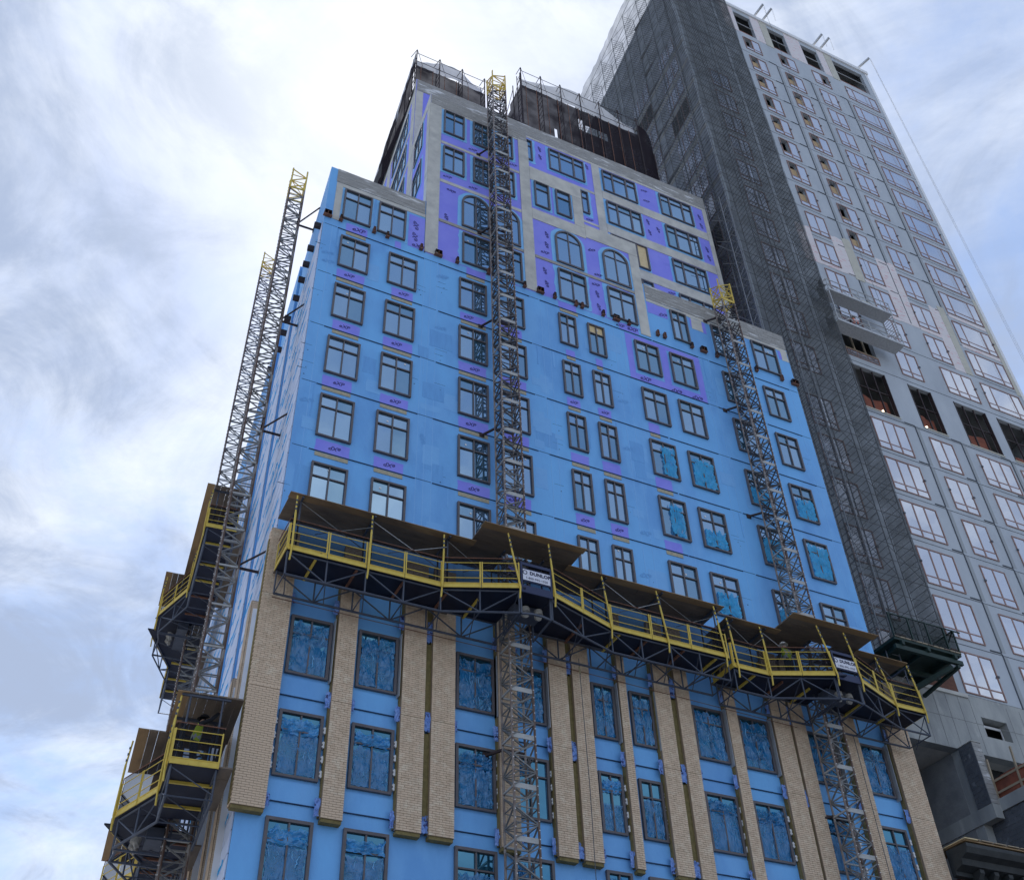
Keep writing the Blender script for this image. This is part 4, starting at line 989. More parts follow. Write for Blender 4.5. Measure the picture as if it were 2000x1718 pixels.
# tall open storey: bars, orange netting and a lit bulb
for k, (a, b) in enumerate(TALL):
    mb = MB(); n = 3 if b-a > 2 else 2
    for i in range(1, n): x = a+(b-a)*i/n; mb.box(x-.035, x+.035, YT+.08, YT+.16, 41.36, 44.88)
    mb.box(a, b, YT+.09, YT+.15, 43.2, 43.27); mb.box(a, a+.05, YT-.03, YT+.2, 41.36, 44.88).box(b-.05, b, YT-.03, YT+.2, 41.36, 44.88)
    W.part('mullion', mb, 'rust_dark')
    W.part('debris_net', MB().grid(lambda u, v, a=a, b=b: (a+.06+(b-a-.12)*u, YT+.5+.08*math.sin(u*9+a), 41.40+(1.55 if a < 45 else .9)*v), 10, 3), 'orange_net')
    W.part('sill', MB().box(a-.05, b+.05, YT-.05, YT+.1, 41.28, 41.358), 'cream_board')
    if k < 2:
        mb = MB(); bx_ = a+(b-a)*(.72 if k == 0 else .45)
        mb.tube((bx_, YT+.40, 42.05), (bx_, YT+.40, 41.95), .045, 8, .055); W.part('work_lamp', mb, 'bulb')
# slabs, pipes, boards
for z in [zr+.48 for zr in ROWS[1:]] + [45.2, 41.12] + [zr+.42 for zr in LOWR]:
    W.part('joint', MB().box(33.0, XTR-.3, YT-.012, YT+.01, z-.015, z+.015), 'grey_joint')
for x in (37.55, 41.05, 44.95):
    for z in ROWS[1:11] + LOWR:
        W.part('drip_edge', MB().box(x-.75, x, YT-.03, YT+.01, z+.50, z+.57), 'grey_joint'); W.part('pipe', MB().box(x-.03, x+.03, YT-.03, YT+.01, z-2.4, z+.48), 'grey_joint')
        W.part('reveal_band', MB().box(x+.08, x+.30, YT-.008, YT+.01, z-2.4, z+.42), 'grey_band')
W.part('coping', MB().box(XTL-.1, XTR+.1, YT-.12, YT+.4, 89.55, 90.02), 'white'); W.part('corner_board', MB().box(XTR-.26, XTR+.02, YT-.03, YT+.2, 23.4, 89.5), 'white')
for a, b in ((36.34,37.3),(40.0,41.7),(43.6,44.4),(33.2,34.5)): W.part('printed_board', MB().box(a, b, YT-.015, YT+.01, 85.3, 89.5), 'pink_board')
for a, b in ((37.32,38.1),(44.42,45.2)): W.part('cream_board', MB().box(a, b, YT-.033, YT+.01, 85.2, 89.5), 'cream_board')
for a, b in TOPO:
    W.part('guard_rail', MB().box(a, b, YT+.02, YT+.07, 87.0, 87.06), 'galv'); W.part('debris_net', MB().box(a+.02, b-.02, YT+.25, YT+.26, 85.5, 86.3), 'orange_net')
def rag_board(a, b, z0, z1, m, d=.018):
    pts = [(a,z0),(b,z0)] + [(b+random.uniform(-.03,.03), z0+(z1-z0)*k/5) for k in range(1,6)] + [(a+(b-a)*k/5, z1+random.uniform(-.12,.12)) for k in (4,3,2,1)] + [(a,z1)]
    W.part('printed_board' if m == 'pink_board' else 'cream_board', MB().prism(pts, YT-d, YT+.01, 'y'), m)
rag_board(33.3,34.62,54.3,58.2,'pink_board'); rag_board(36.36,37.35,54.4,58.3,'pink_board'); rag_board(37.36,38.1,54.2,58.6,'cream_board',.034); rag_board(36.34,38.2,51.3-.0,51.9,'cream_board',.035)
rag_board(40.08,41.76,51.4,57.9,'pink_board'); rag_board(43.6,44.5,48.4,54.6,'pink_board'); rag_board(44.5,45.1,48.4,55.0,'cream_board',.034); rag_board(48.85,49.2,48.2,57.8,'cream_board',.022)
for a, b, zz in ((34.4,36.5,54.35),(38.2,40.1,54.35),(38.2,40.1,51.32),(41.8,43.6,51.32),(45.4,48.8,54.3),(45.4,48.8,51.3)): W.part('cream_board', MB().box(a, b, YT-.020, YT+.01, zz, zz+.34), 'pink_board')
# side wall seen through the net: panels and windows
for k in range(0, 12):
    z = 44.5 + k*3.05 + .9
    for t0, t1 in ((1.2,3.6),(5.6,8.2),(10.4,12.8),(15.2,17.6)):
        if z > 88: continue
        mb = MB(); dk = (k*3+int(t0)) % 5 == 0
        def Q(t, d, zz): return Vector((XTL,YT,0)) + TV*t + NV*d + Vector((0,0,zz))
        pts = [(t0,z),(t1,z),(t1,z+2.1),(t0,z+2.1)]
        mb._add([Q(t,-.02,zz) for t,zz in pts]+[Q(t,.05,zz) for t,zz in pts], [(0,1,2,3),(4,5,6,7),(0,1,5,4),(1,2,6,5),(2,3,7,6),(3,0,4,7)])
        wo = W.part('window', mb, 'red_frame'); n = 3
        for i in range(n):
            ta, tb = t0+(t1-t0)*i/n+.05, t0+(t1-t0)*(i+1)/n-.05; mb = MB(); pts = [(ta,z+.06),(tb,z+.06),(tb,z+2.04),(ta,z+2.04)]
            mb._add([Q(t,.0,zz) for t,zz in pts]+[Q(t,.056,zz) for t,zz in pts], [(0,1,2,3),(4,5,6,7),(0,1,5,4),(1,2,6,5),(2,3,7,6),(3,0,4,7)])
            W.part('pane', mb, 'void' if dk else 'glass_tower', wo)
    for t0, t1 in ((0,5.5),(5.52,10.2),(10.22,15),(15.02,20)):
        mb = MB(); pts = [(t0,z-.75),(t1,z-.75),(t1,z-.35),(t0,z-.35)]
        mb._add([Q(t,-.02,zz) for t,zz in pts]+[Q(t,.03,zz) for t,zz in pts], [(0,1,2,3),(4,5,6,7),(0,1,5,4),(1,2,6,5),(2,3,7,6),(3,0,4,7)])
        W.part('slab_edge', mb, 'concrete')
# raw concrete base with a cut window, soffit, block walls
wall_holes(W, 'base_wall', 29.6, 48.0, 20.40, 23.31, YT+.01, [(34.54,36.08,21.36,22.31)], 'concrete_base', .45)
W.part('window_reveal', MB().box(34.6, 36.0, YT+.36, YT+.40, 22.05, 22.16).box(35.96, 36.02, YT+.36, YT+.40, 21.4, 22.05), 'white')
W.part('base_ledge', MB().box(29.6, 34.1, YT-.06, YT+.0, 23.12, 23.30), 'concrete')
W.part('soffit', MB().box(27.8, 48, YT+.47, 16, 20.42, 20.7), 'concrete')
for x in (31.2, 31.95, 32.7, 33.45, 34.15, 36.4, 37.2): W.part('formwork_seam', MB().box(x-.008, x+.008, YT-.0, YT+.008, 20.42, 23.1), 'concrete_dark')
W.part('formwork_seam', MB().box(30, 38, YT, YT+.007, 21.9, 21.915), 'concrete_dark')
W.part('brick_infill', MB().box(30.2, 33.6, YT-.04, YT+.0, 23.32, 25.2), 'old_brick')
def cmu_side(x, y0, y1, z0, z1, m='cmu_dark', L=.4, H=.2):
    W.part('block_mortar', MB().box(x, x+.3, y0, y1, z0, z1), 'concrete_dark'); rows = round((z1-z0)/H); hh = (z1-z0)/rows
    for j in range(rows):
        y = y0 - (L/2 if j % 2 else 0)
        while y < y1-.02:
            a, b = max(y, y0)+.005, min(y+L, y1)-.005
            if b-a > .04: W.part('concrete_block', MB().box(x-.008-random.uniform(0,.006), x+.01, a, b, z0+j*hh+.005, z0+(j+1)*hh-.005), m)
            y += L
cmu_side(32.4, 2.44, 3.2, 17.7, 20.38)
mb = MB()
for j in range(13): W.part('concrete_block', MB().box(32.41, 32.89, 2.425, 2.45, 17.71+j*.205, 17.905+j*.205), 'cmu')
W.part('wall_cap', MB().box(32.36, 32.92, 2.40, 3.2, 20.385, 20.41), 'concrete')
W.part('concrete_wall', MB().box(32.44, 32.9, 3.66, 9.5, 12.0, 20.40), 'concrete_dark')
W.part('concrete_wall', MB().box(32.46, 32.9, 3.21, 3.655, 12.0, 20.38), 'concrete_base')
W.part('deck_beam', MB().box(32.84, 46, -3.0, 3.2, 17.42, 17.92), 'concrete_base'); W.part('deck_beam', MB().box(32.40, 32.84, 2.42, 9, 17.1, 17.69), 'concrete_base')
cmu_side(32.92, -2.5, 3.6, 13.4, 17.40)
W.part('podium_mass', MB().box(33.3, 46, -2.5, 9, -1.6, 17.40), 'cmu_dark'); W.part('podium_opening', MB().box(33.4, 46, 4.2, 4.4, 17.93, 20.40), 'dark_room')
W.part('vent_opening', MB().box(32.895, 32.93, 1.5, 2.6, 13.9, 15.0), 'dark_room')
W.part('podium_mass', MB().box(28.0, 32.4, 9.0, 9.4, -1.6, 20.4), 'concrete_dark')
F = Thing('debris_fence', 'orange netted guard fence on timber posts at the edge of the concrete deck', 'fence', (32.95, .5, 17.92))
F.part('net', MB().grid(lambda u, v: (32.95+.05*math.sin(u*17), 2.9-5.2*u, 17.93+.86*v), 20, 3), 'orange_net')
for y in (2.45, 1.15, -.3): F.part('post', MB().bar((32.9, y, 17.92), (32.86, y-.1, 19.6), .07), 'wood_post')
for h in (.25, .75): F.part('rail', MB().bar((32.9, 2.9, 17.92+h), (32.9, -2.3, 17.92+h), .03, .09), 'wood_post')
# davits on the tower roof with hanging lines
for k, (x, lab) in enumerate(((37.05,'first'),(37.95,'second'),(43.5,'third'),(44.3,'fourth'),(48.3,'fifth'))):
    D = Thing('roof_davit', ('davit beam, one of the pair on the tower roof next to the netted scaffold' if k < 2 else 'davit beam, one of the pair midway along the grey tower roof' if k < 4 else 'single davit at the outer corner of the grey tower with long lines hanging down'), 'davit', (x, 4.2, 90.0), None, 'davits on the tower roof')
    dx = .3 if k < 4 else .9
    D.part('beam', MB().bar((x,5.2,90.35),(x+dx,2.1,90.6),.14,.20), 'galv'); D.part('pedestal', MB().box(x-.1,x+.1,4.0,4.3,90.0,90.4), 'galv')
    for j in range(2 if k < 4 else 3):
        xx = x+dx+.06*j; zb = 88.5 if k < 4 else 30
        D.part('line', MB().tube((xx,2.1,90.5),(xx+(.0 if k < 4 else .5+.16*j),2.2,zb),.009,4), 'grey_band')
# ------------------------------------------------------------------ two hanging stages on the tower
def stage(z, x0, x1, label):
    S = Thing('hanging_stage', label, 'hanging scaffold', ((x0+x1)/2, 2.2, z), None, 'hanging stages on the tower')
    y0, y1 = 1.85, 2.62; n = 3
    for i in range(2):
        a = x0+(x1-x0)*i/2; b = x0+(x1-x0)*(i+1)/2-.02; mb = MB()
        k = 0; x = a
        while x < b-.02: mb.box(x, min(x+.115,b), y0, y1, z, z+.03); x += .125
        mb.box(a, b, y0-.03, y0-.004, z, z+.16).box(a, b, y1+.004, y1+.03, z, z+.16)
        S.part('deck', mb, 'galv')
    for yy, m in ((y0-.02, 'galv'), (y1+.02, 'galv_dark')):
        mb = MB(); m_ = 10; L = x1-x0
        for h in (.55, 1.0): mb.tube((x0,yy,z+h),(x1,yy,z+h),.03,5)
        for i in range(m_):
            a, b = x0+L*i/m_, x0+L*(i+1)/m_
            mb.bar((a,yy,z+.16 if i % 2 else z+.55),(b,yy,z+.55 if i % 2 else z+.16),.035)
        for x in (x0, (x0+x1)/2, x1-.02): mb.bar((x,yy,z),(x,yy,z+1.0),.045)
        S.part('guard_rail', mb, m)
    S.part('safety_mesh', MB().quad((x0,y1,z+.15),(x1,y1,z+.15),(x1,y1,z+1.0),(x0,y1,z+1.0)), 'rail_mesh')
    for x in (x0, x1): S.part('end_frame', MB().bar((x,y0,z+1.0),(x,y1,z+1.0),.03).bar((x,y0,z+.5),(x,y1,z+.5),.03).bar((x,y0,z+.15),(x,y1,z+.15),.03).box(x-.06,x+.06,2.1,2.35,z+.05,z+.55), 'galv')
    return S
S1 = stage(49.35, 32.65, 37.55, 'upper of two hanging metal stages on the grey tower, with a hoist at its end')
S1.part('hoist', MB().tube((32.6,2.2,50.4),(32.85,2.2,50.75),.16,10).box(32.5,32.8,2.05,2.35,50.05,50.4), 'galv')
S2 = stage(46.55, 32.55, 37.55, 'lower of two hanging metal stages on the grey tower, standing under the other')
for x in (32.62, 37.5):
    mb = MB(); mb.bar((x,1.85,47.5),(x,1.85,49.35),.05).bar((x,2.6,47.5),(x,2.6,49.35),.04)
    for k in range(8): mb.bar((x,1.85,47.6+.22*k),(x,2.6,47.6+.22*k),.025)
    S2.part('ladder', mb, 'galv')
for x in (32.7, 37.45): S1.part('suspension_line', MB().tube((x,2.25,50.35),(x,2.25,90.4),.012,4), 'cable')
# ------------------------------------------------------------------ netted scaffold round the corner of the tower
SC = Thing('netted_scaffold', 'dark netted tube scaffold wrapping the left corner of the grey tower', 'scaffold', (29, 1.9, 21.5))
XA, XB, YA = 26.45, 32.32, 1.9
fr = MB(); 
for y in (0, 1.1): fr.tube((0,y,0),(0,y,1.995),.026,5)
for k in range(5): fr.tube((0,0,.2+k*.4),(0,1.1,.2+k*.4),.017,4)
FRM = fr.mesh('scaffold_frame', 'galv_dark')
bays = [26.45, 28.15, 29.0, 30.6, 32.28]
for z in [23.9+2*k for k in range(35)]:
    for x in bays: SC.inst('scaffold_frame', FRM, (x, YA, z))
    mb = MB()
    for a, b in zip(bays[:-1], bays[1:]):
        i = int(z/2) % 2; mb.tube((a,YA-.02,z+.1+1.7*i),(b,YA-.02,z+1.8-1.7*i),.016,4); mb.tube((a,YA,z+1.95),(b,YA,z+1.95),.018,4); mb.tube((a,YA,z+.95),(b,YA,z+.95),.015,4)
    SC.part('ledger', mb, 'galv_dark')
SIDE = lambda t, d, z: Vector((XA, YA, 0)) + TV*t - NV*d + Vector((0,0,z))
sfr = MB()
for d in (0, 1.1): sfr.tube((d,0,0),(d,0,1.995),.026,5)
for k in range(5): sfr.tube((0,0,.2+k*.4),(1.1,0,.2+k*.4),.017,4)
SFRM = sfr.mesh('scaffold_frame', 'galv_dark')
for k in range(24):
    z = 43.9 + 2*k
    if z > 91.5: break
    for t in (2.3, 4.6, 6.9, 9.2, 11.5, 13.8, 16.1, 18.4):
        SC.inst('scaffold_frame', SFRM, SIDE(t,0,z), None, (0,0,-TH))
    mb = MB(); ts = [0,2.3,4.6,6.9,9.2,11.5,13.8,16.1,18.4]
    for a, b in zip(ts[:-1], ts[1:]):
        mb.tube(SIDE(a,0,z+1.95), SIDE(b,0,z+1.95), .018, 4); mb.tube(SIDE(a,0,z+.2), SIDE(b,0,z+1.8), .014, 4)
        if (k+int(a)) % 3: mb.tube(SIDE(a,1.1,z+1.9), SIDE(b,.2,z+.3), .012, 4)
    SC.part('ledger', mb, 'galv_dark')
def wav(a, b, s=.07): return s*mnoise.noise((a*.9, b*.35, 3.3)) + s*.5*mnoise.noise((a*2.2, b*.15, 9.1))
SC.part('netting', MB().grid(lambda u, v: (XA+(XB-XA)*u, YA-.12+wav(u*6, v*69, .2), 23.4+69.2*v), 24, 90), 'net_grey', smooth=True)
SC.part('netting', MB().grid(lambda u, v: (XB+.04+wav(u, v*69), YA-.05+1.15*u, 24.5+68.2*v), 4, 80), 'net_grey', smooth=True)
SC.part('netting', MB().grid(lambda u, v: SIDE(22*u, -.12+wav(u*22, v*50, .2), 40.5+52.4*v), 50, 60), 'net_grey', smooth=True)
# free ladder towers before the net
for x, z0, z1, m in ((25.5, 40.3, 56.0, 'galv_mid'), (28.1, 22.9, 49.4, 'galv_mid')):
    for z in [z0+2*k for k in range(int((z1-z0)/2))]:
        mb = MB(); w = .62 if x < 26 else .72
        for dx in (0, w): mb.tube((x+dx,YA-.25,z),(x+dx,YA-.25,z+1.995),.03,6)
        for k in (.3, 1.7): mb.tube((x,YA-.25,z+k),(x+w,YA-.25,z+k),.017,5)
        mb.tube((x,YA-.25,z+.3),(x+w,YA-.25,z+1.7),.012,4)
        mb.tube((x-.9,YA-.1,z+1.2),(x,YA-.25,z+1.5),.016,4)
        if int(z) % 3 == 0: mb.tube((x-1.1,YA-.3,z+.5),(x+.5,YA-.25,z+.55),.022,5)
        SC.part('ladder_frame', mb, m)
# loading platform at its foot
mb = MB(); mb.box(27.8, 31.5, .75, 3.1, 23.30, 23.42)
SC.part('loading_deck', mb, 'green_steel')
for i in range(12): SC.part('deck_plank', MB().box(27.85+i*.305, 27.85+i*.305+.26, .72, 3.1, 23.43, 23.48), 'wood_post' if i % 3 else 'plank_dark')
for x in (28.2, 29.6, 31.1): SC.part('deck_beam', MB().bar((x,.7,23.2),(x,3.15,23.2),.14,.2), 'green_steel')
for y in (.85, 2.2): SC.part('deck_beam', MB().bar((27.8,y,23.0),(31.5,y,23.0),.14,.2), 'green_steel')
SC.part('needle_beam', MB().bar((30.9,.9,22.75),(28.6,3.15,21.5),.16,.2).bar((31.2,.8,22.8),(31.3,3.15,22.6),.14), 'green_steel')
for x in (27.85, 28.9, 29.9, 30.9, 31.48): SC.part('guard_post', MB().bar((x,.76,23.4),(x,.76,24.6),.06), 'green_steel')
SC.part('guard_rail', MB().bar((27.8,.76,24.58),(31.9,.76,24.58),.05).bar((31.48,.76,24.58),(31.48,3.1,24.58),.05).bar((31.48,.76,24.58),(31.9,1.6,24.4),.05), 'green_steel')
SC.part('guard_net', MB().quad((27.85,.80,23.5),(31.45,.80,23.5),(31.45,.80,24.55),(27.85,.80,24.55)).quad((31.47,.80,23.5),(31.47,3.05,23.5),(31.47,3.05,24.55),(31.47,.80,24.55)), 'net_green')
# ------------------------------------------------------------------ netted roof enclosures on the blue building
def enclosure(label, x0, x1, y, z0, zd, zt, base, back, left_t=None, bulge=.5, holes=None):
    E_ = Thing('roof_enclosure', label, 'scaffold', base, None, 'netted scaffolds on the roof')
    n = max(2, round((x1-x0)/1.5))
    for i in range(n+1):
        x = x0+(x1-x0)*i/n; mb = MB()
        mb.tube((x,y,z0),(x,y,zt+.2),.035,5).tube((x,y+.55,z0),(x,y+.55,zt),.03,5)
        for k in range(int((zt-z0)/.55)): mb.tube((x,y,z0+.3+k*.55),(x,y+.55,z0+.3+k*.55),.015,4)
        mb.tube((x-.35,y,zt-.9),(x,y,zt+.25),.02,4).tube((x+.02,y-.02,zt+.15),(x+.5,y+.2,zt-1.2),.016,4)
        E_.part('scaffold_frame', mb, 'rust_dark')
    mb = MB()
    for zz in (zd+.35, zt-.2): mb.tube((x0,y-.03,zz),(x1,y-.03,zz),.018,5)
    E_.part('guard_rail', mb, 'rust_dark')
    keep = (lambda u, v: not any(h[0] < u < h[1] and h[2] < v < h[3] for h in holes)) if holes else None
    E_.part('netting', MB().grid(lambda u, v: (x0+(x1-x0)*u, y+.05+wav(u*9, v*5, .05), z0+(zd-z0)*v), 48, 14, keep), 'net_black')
    E_.part('tarpaulin', MB().grid(lambda u, v: (x0+.1+(x1-x0-.1)*u, y+.10+.25*v+bulge*.25*math.sin(u*7+1), zd+.02+(zt-zd-.25)*v + bulge*1.5*math.sin(3.14*min(1,u*1.05))**1.2*v + .12*mnoise.noise((u*8,v*2,x0))), 30, 8), 'tarp', smooth=True)
    for i in range(int((x1-x0)/.75)): E_.part('batten', MB().bar((x0+.3+i*.75,y+.0,z0),(x0+.3+i*.75,y+.0,zd),.03), 'rust')
    for (bx0, bx1, by0, by1, bz0, bz1, m) in back: E_.part('slab', MB().box(bx0, bx1, by0, by1, bz0, bz1), m)
    return E_
EA = enclosure('low netted roof scaffold with grey tarpaulin at the left end of the blue building roof', 6.36, 10.75, 3.5, 56.1, 58.3, 59.75, (8, 4, 56.1), ((6.9,10.7,5.2,18,56.1,58.2,'void'),), bulge=.45)
mb = MB()
def ls(t, d, z): return Vector((6.34,3.5,0)) + TV*t + NV*d + Vector((0,0,z))
EA.part('netting', MB().grid(lambda u, v: ls(16*u, .10+wav(u*16, v*4, .16), 55.3+(3.4+.4*math.sin(u*3))*v), 50, 10), 'net_black', smooth=True)
EA.part('netting', MB().grid(lambda u, v: ls(16*u, .04, 58.3+1.4*v), 20, 3), 'tarp', smooth=True)
for i in range(9):
    p = ls(.1+i*2, .03, 56.1); EA.part('scaffold_frame', MB().tube(p, p+Vector((0,0,3.5)), .03, 5), 'rust_dark')
EB = enclosure('tall black netted roof scaffold with billowing tarpaulin over the blue building roof', 13.42, 22.0, 3.7, 56.1, 61.7, 63.5, (18, 5, 56.1),
    ((13.6,14.9,6.0,14,56.1,61.5,'void'),(14.9,22.5,6.5,14,58.6,59.4,'concrete_dark'),(14.9,22.5,6.5,14,60.9,61.6,'concrete_dark'),(17.2,22.5,6.6,14,56.1,58.5,'concrete_dark'),(17.5,22.6,7.0,14,59.4,60.9,'void'),(15.4,15.7,6.4,6.7,56.1,61,'concrete')),
    bulge=.55, holes=((.24,.46,.07,.16),(.24,.27,.16,.36),(.46,.50,.60,.76),(.52,.7,.58,.68)))
EB.part('netting', MB().grid(lambda u, v: (22.0+2.1*math.sin(u*1.57), 3.7+2.2*(1-math.cos(u*1.57)), 56.1+(6.8-.9*u*u)*v), 16, 14), 'net_black', smooth=True)
EB.part('netting', MB().grid(lambda u, v: (13.40, 3.7+4*u, 56.1+5.6*v), 10, 8, lambda u, v: random.random() > .06), 'net_black')
EB.part('netting', MB().grid(lambda u, v: (24.1, 5.9+8*u, 56.1+5.9*v), 8, 8), 'net_black', smooth=True)
for i in range(5): EB.part('scaffold_frame', MB().tube((13.40,3.8+i,56.1),(13.40,3.8+i,63.2),.035,5).tube((13.40,3.8+i,62.8),(13.4,4.8+i,61.4),.02,4), 'rust_dark')
for x in (22.0, 23.4, 24.08): EB.part('scaffold_frame', MB().tube((x,3.75 if x < 23 else 5.0,56.1),(x,3.75 if x < 23 else 5.0,62.6),.04,5), 'rust_dark')
# ------------------------------------------------------------------ the old house with its dark cornice below the tower
O = Thing('old_house', 'low old brick house with a dark bracketed cornice beside the tan brick pier', 'house', (30, 3, -1.6))
O.part('wall', MB().box(26.3, 36, -.2, 8.9, -1.6, 13.0), 'old_brick')
mb = MB()
prof = [(0,12.95),(-.18,12.98),(-.18,13.12),(-.55,13.22),(-.60,13.42),(-.86,13.52),(-.95,13.70),(-.95,13.82),(0,13.86)]
O.part('cornice', mb.prism([(p[0]-.2, p[1]) for p in prof], 25.98, 36.2, 'x'), 'cornice')
O.part('cornice_band', MB().box(26.1, 36.1, -.42, -.21, 12.2, 12.5), 'cornice')
for i in range(14):
    x = 26.75 + i*.66
    O.part('cornice_bracket', MB().prism([(-.21,12.55),(-.42,12.55),(-.50,12.8),(-.72,13.05),(-.72,13.17),(-.21,13.17)], x, x+.20, 'x'), 'cornice')
O.part('roof_board', MB().box(26.0, 31.2, -1.12, .4, 13.9, 13.94), 'plywood'); O.part('roof_board', MB().box(25.95, 26.55, -1.2, 1.2, 13.945, 13.975), 'plywood_pale')
for i in range(8): O.part('roof_board', MB().box(26.2+i*.6, 26.72+i*.6, -1.16, -.6, 13.98, 14.01), 'wood_post')
# ------------------------------------------------------------------ people
def person(label, head, neck, chest, pelvis, arms, legs, frame=None, cols=('vest','jacket','jeans'), hat='jacket', group=None):
    base = (min(legs, key=lambda l: l[-1][2])[-1]); base = (pelvis[0], pelvis[1], base[2]-.08)
    Pn = Thing('person', label, 'person', base, frame, group)
    verts = [pelvis, tuple((Vector(pelvis)+Vector(chest))/2), chest, neck, head]; rad = [.15,.145,.17,.065,.10]; edges = [(0,1),(1,2),(2,3),(3,4)]
    for a in arms:
        prev = 2
        for k, p in enumerate(a): verts.append(p); rad.append((.075,.058,.045,.05)[min(k,3)]); edges.append((prev, len(verts)-1)); prev = len(verts)-1
    for l in legs:
        prev = 0
        for k, p in enumerate(l): verts.append(p); rad.append((.105,.075,.055,.05)[min(k,3)]); edges.append((prev, len(verts)-1)); prev = len(verts)-1
    me = bpy.data.meshes.new('body'); me.from_pydata([tuple(Vector(v)-Vector(base)) for v in verts], edges, [])
    o = bpy.data.objects.new('body', me); col.objects.link(o)
    sm = o.modifiers.new('skin', 'SKIN'); o.modifiers.new('sub', 'SUBSURF').levels = 1
    for i, r in enumerate(rad): me.skin_vertices[0].data[i].radius = (r, r)
    me.skin_vertices[0].data[0].use_root = True
    bpy.context.view_layer.update()
    me2 = bpy.data.meshes.new_from_object(o.evaluated_get(bpy.context.evaluated_depsgraph_get())); bpy.data.objects.remove(o)
    me2.name = 'body'; me2.materials.clear()
    for c in (*cols, 'skin', 'vest_silver', 'boot'): me2.materials.append(M[c])
    bz_ = Vector(base); pz, cz_, nz = Vector(pelvis)-bz_, Vector(chest)-bz_, Vector(neck)-bz_
    for p in me2.polygons:
        c = p.center; p.use_smooth = True
        ax = (cz_-pz); t = (c-pz).dot(ax)/ax.length_squared; dist = (c-pz-ax*t).length
        if c.z > nz.z+.02 and (c-nz).length < .35: p.material_index = 3
        elif c.z < .12: p.material_index = 5
        elif t < 0.02: p.material_index = 2
        elif dist < .23 and t < 1.3: p.material_index = 4 if (.1 < t < .32 or (abs(abs((c-cz_).x)-.10) < .045 and t > .3)) else 0
        else: p.material_index = 1
    Pn.o.name = 'person'; link('body', me2, Pn.o)
    h = Vector(head); mb = MB()
    mb.grid(lambda u, v: tuple(h + Vector((.125*math.cos(u*6.2832)*math.cos(v*1.5708), .145*math.sin(u*6.2832)*math.cos(v*1.5708), .02+.13*math.sin(v*1.5708)))), 14, 6)
    mb.grid(lambda u, v: tuple(h + Vector(((.125+.05*v)*math.cos(u*6.2832), (.145+.05*v)*math.sin(u*6.2832), .022-.01*v))), 14, 1)
    Pn.part('hard_hat', mb, hat, smooth=True)
    # a face: eyes, nose, ears
    fm = MB(); d = Vector((0,1,0))
    Pn.part('face', fm.box(h.x-.02,h.x+.02,h.y+.09,h.y+.125,h.z-.05,h.z).box(h.x-.055,h.x-.025,h.y+.085,h.y+.10,h.z+.0,h.z+.015).box(h.x+.025,h.x+.055,h.y+.085,h.y+.10,h.z+.0,h.z+.015), 'skin')
    for i, a in enumerate(arms):      # hands: palm and five fingers
        w_, d_ = Vector(a[-1]), (Vector(a[-1])-Vector(a[-2])).normalized(); s_ = d_.cross(Vector((0,0,1)))
        s_ = s_.normalized() if s_.length > .1 else Vector((1,0,0)); n_ = d_.cross(s_); hm = MB()
        hm.bar(w_-d_*.01, w_+d_*.09, .085, .03, n_)
        for k in range(4):
            b0 = w_+d_*.085+s_*(-.032+.0215*k); L = (.06,.072,.068,.052)[k]
            hm.tube(b0, b0+d_*L*.6+n_*.008, .010, 6, .009); hm.tube(b0+d_*L*.6+n_*.008, b0+d_*L+n_*.03, .009, 6, .007)
        hm.tube(w_+d_*.03+s_*.04, w_+d_*.075+s_*.075+n_*.015, .011, 6, .009)
        Pn.part('hand', hm, 'skin')
    return Pn
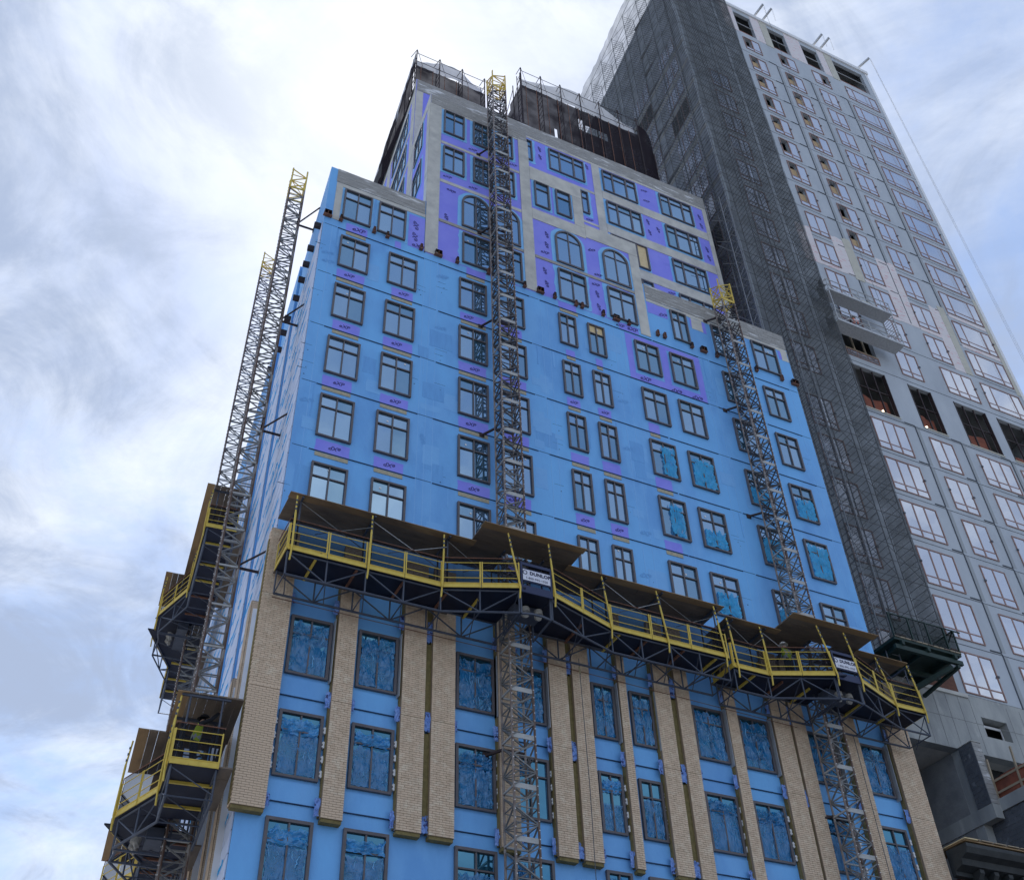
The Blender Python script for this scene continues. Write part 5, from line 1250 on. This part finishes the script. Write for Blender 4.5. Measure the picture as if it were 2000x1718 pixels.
# on the corner platform: the worker turned to the wall, one arm raised (frame of the side street: x = -t, y = -o)
fx, fy, fz = -.15, -1.30, 12.24
person('worker in a bright yellow and silver vest reaching up on the corner platform', (fx-.02, fy+.16, fz+1.60), (fx, fy+.10, fz+1.46), (fx, fy+.05, fz+1.26), (fx, fy, fz+.92),
    [[(fx+.20,fy+.08,fz+1.36),(fx+.26,fy+.33,fz+1.50),(fx+.16,fy+.50,fz+1.76)], [(fx-.20,fy+.06,fz+1.36),(fx-.30,fy+.14,fz+1.10),(fx-.22,fy+.36,fz+1.04)]],
    [[(fx+.09,fy,fz+.86),(fx+.12,fy+.05,fz+.46),(fx+.13,fy-.02,fz+.08),(fx+.13,fy+.12,fz+.03)], [(fx-.09,fy,fz+.86),(fx-.12,fy+.03,fz+.46),(fx-.14,fy-.05,fz+.08),(fx-.14,fy+.09,fz+.03)]], FRAME_L)
fx, fy, fz = 19.6, -1.55, 18.24
person('worker in a yellow vest and white hard hat half hidden behind the bent yellow rails', (fx, fy+.10, fz+1.50), (fx, fy+.06, fz+1.36), (fx, fy+.04, fz+1.18), (fx, fy, fz+.86),
    [[(fx+.2,fy+.03,fz+1.26),(fx+.27,fy+.15,fz+1.0),(fx+.2,fy+.34,fz+.95)], [(fx-.2,fy+.03,fz+1.26),(fx-.27,fy+.12,fz+1.0),(fx-.2,fy+.33,fz+.98)]],
    [[(fx+.09,fy,fz+.82),(fx+.11,fy+.02,fz+.44),(fx+.11,fy-.04,fz+.08),(fx+.11,fy+.1,fz+.03)], [(fx-.09,fy,fz+.82),(fx-.11,fy+.02,fz+.44),(fx-.12,fy-.04,fz+.08),(fx-.12,fy+.1,fz+.03)]], hat='hard_hat')
fx, fy, fz = 34.55, 2.25, 46.60
person('worker in dark clothes with an orange vest standing on the lower hanging stage', (fx, fy+.12, fz+1.58), (fx, fy+.08, fz+1.44), (fx, fy+.05, fz+1.24), (fx, fy, fz+.90),
    [[(fx+.2,fy+.05,fz+1.34),(fx+.28,fy+.25,fz+1.2),(fx+.2,fy+.45,fz+1.35)], [(fx-.2,fy+.05,fz+1.34),(fx-.28,fy+.2,fz+1.15),(fx-.2,fy+.42,fz+1.2)]],
    [[(fx+.09,fy,fz+.84),(fx+.12,fy+.04,fz+.45),(fx+.12,fy-.02,fz+.08),(fx+.12,fy+.12,fz+.03)], [(fx-.09,fy,fz+.84),(fx-.12,fy+.02,fz+.45),(fx-.13,fy-.04,fz+.08),(fx-.13,fy+.1,fz+.03)]], cols=('orange_vest','jacket','jeans'), hat='hard_hat')
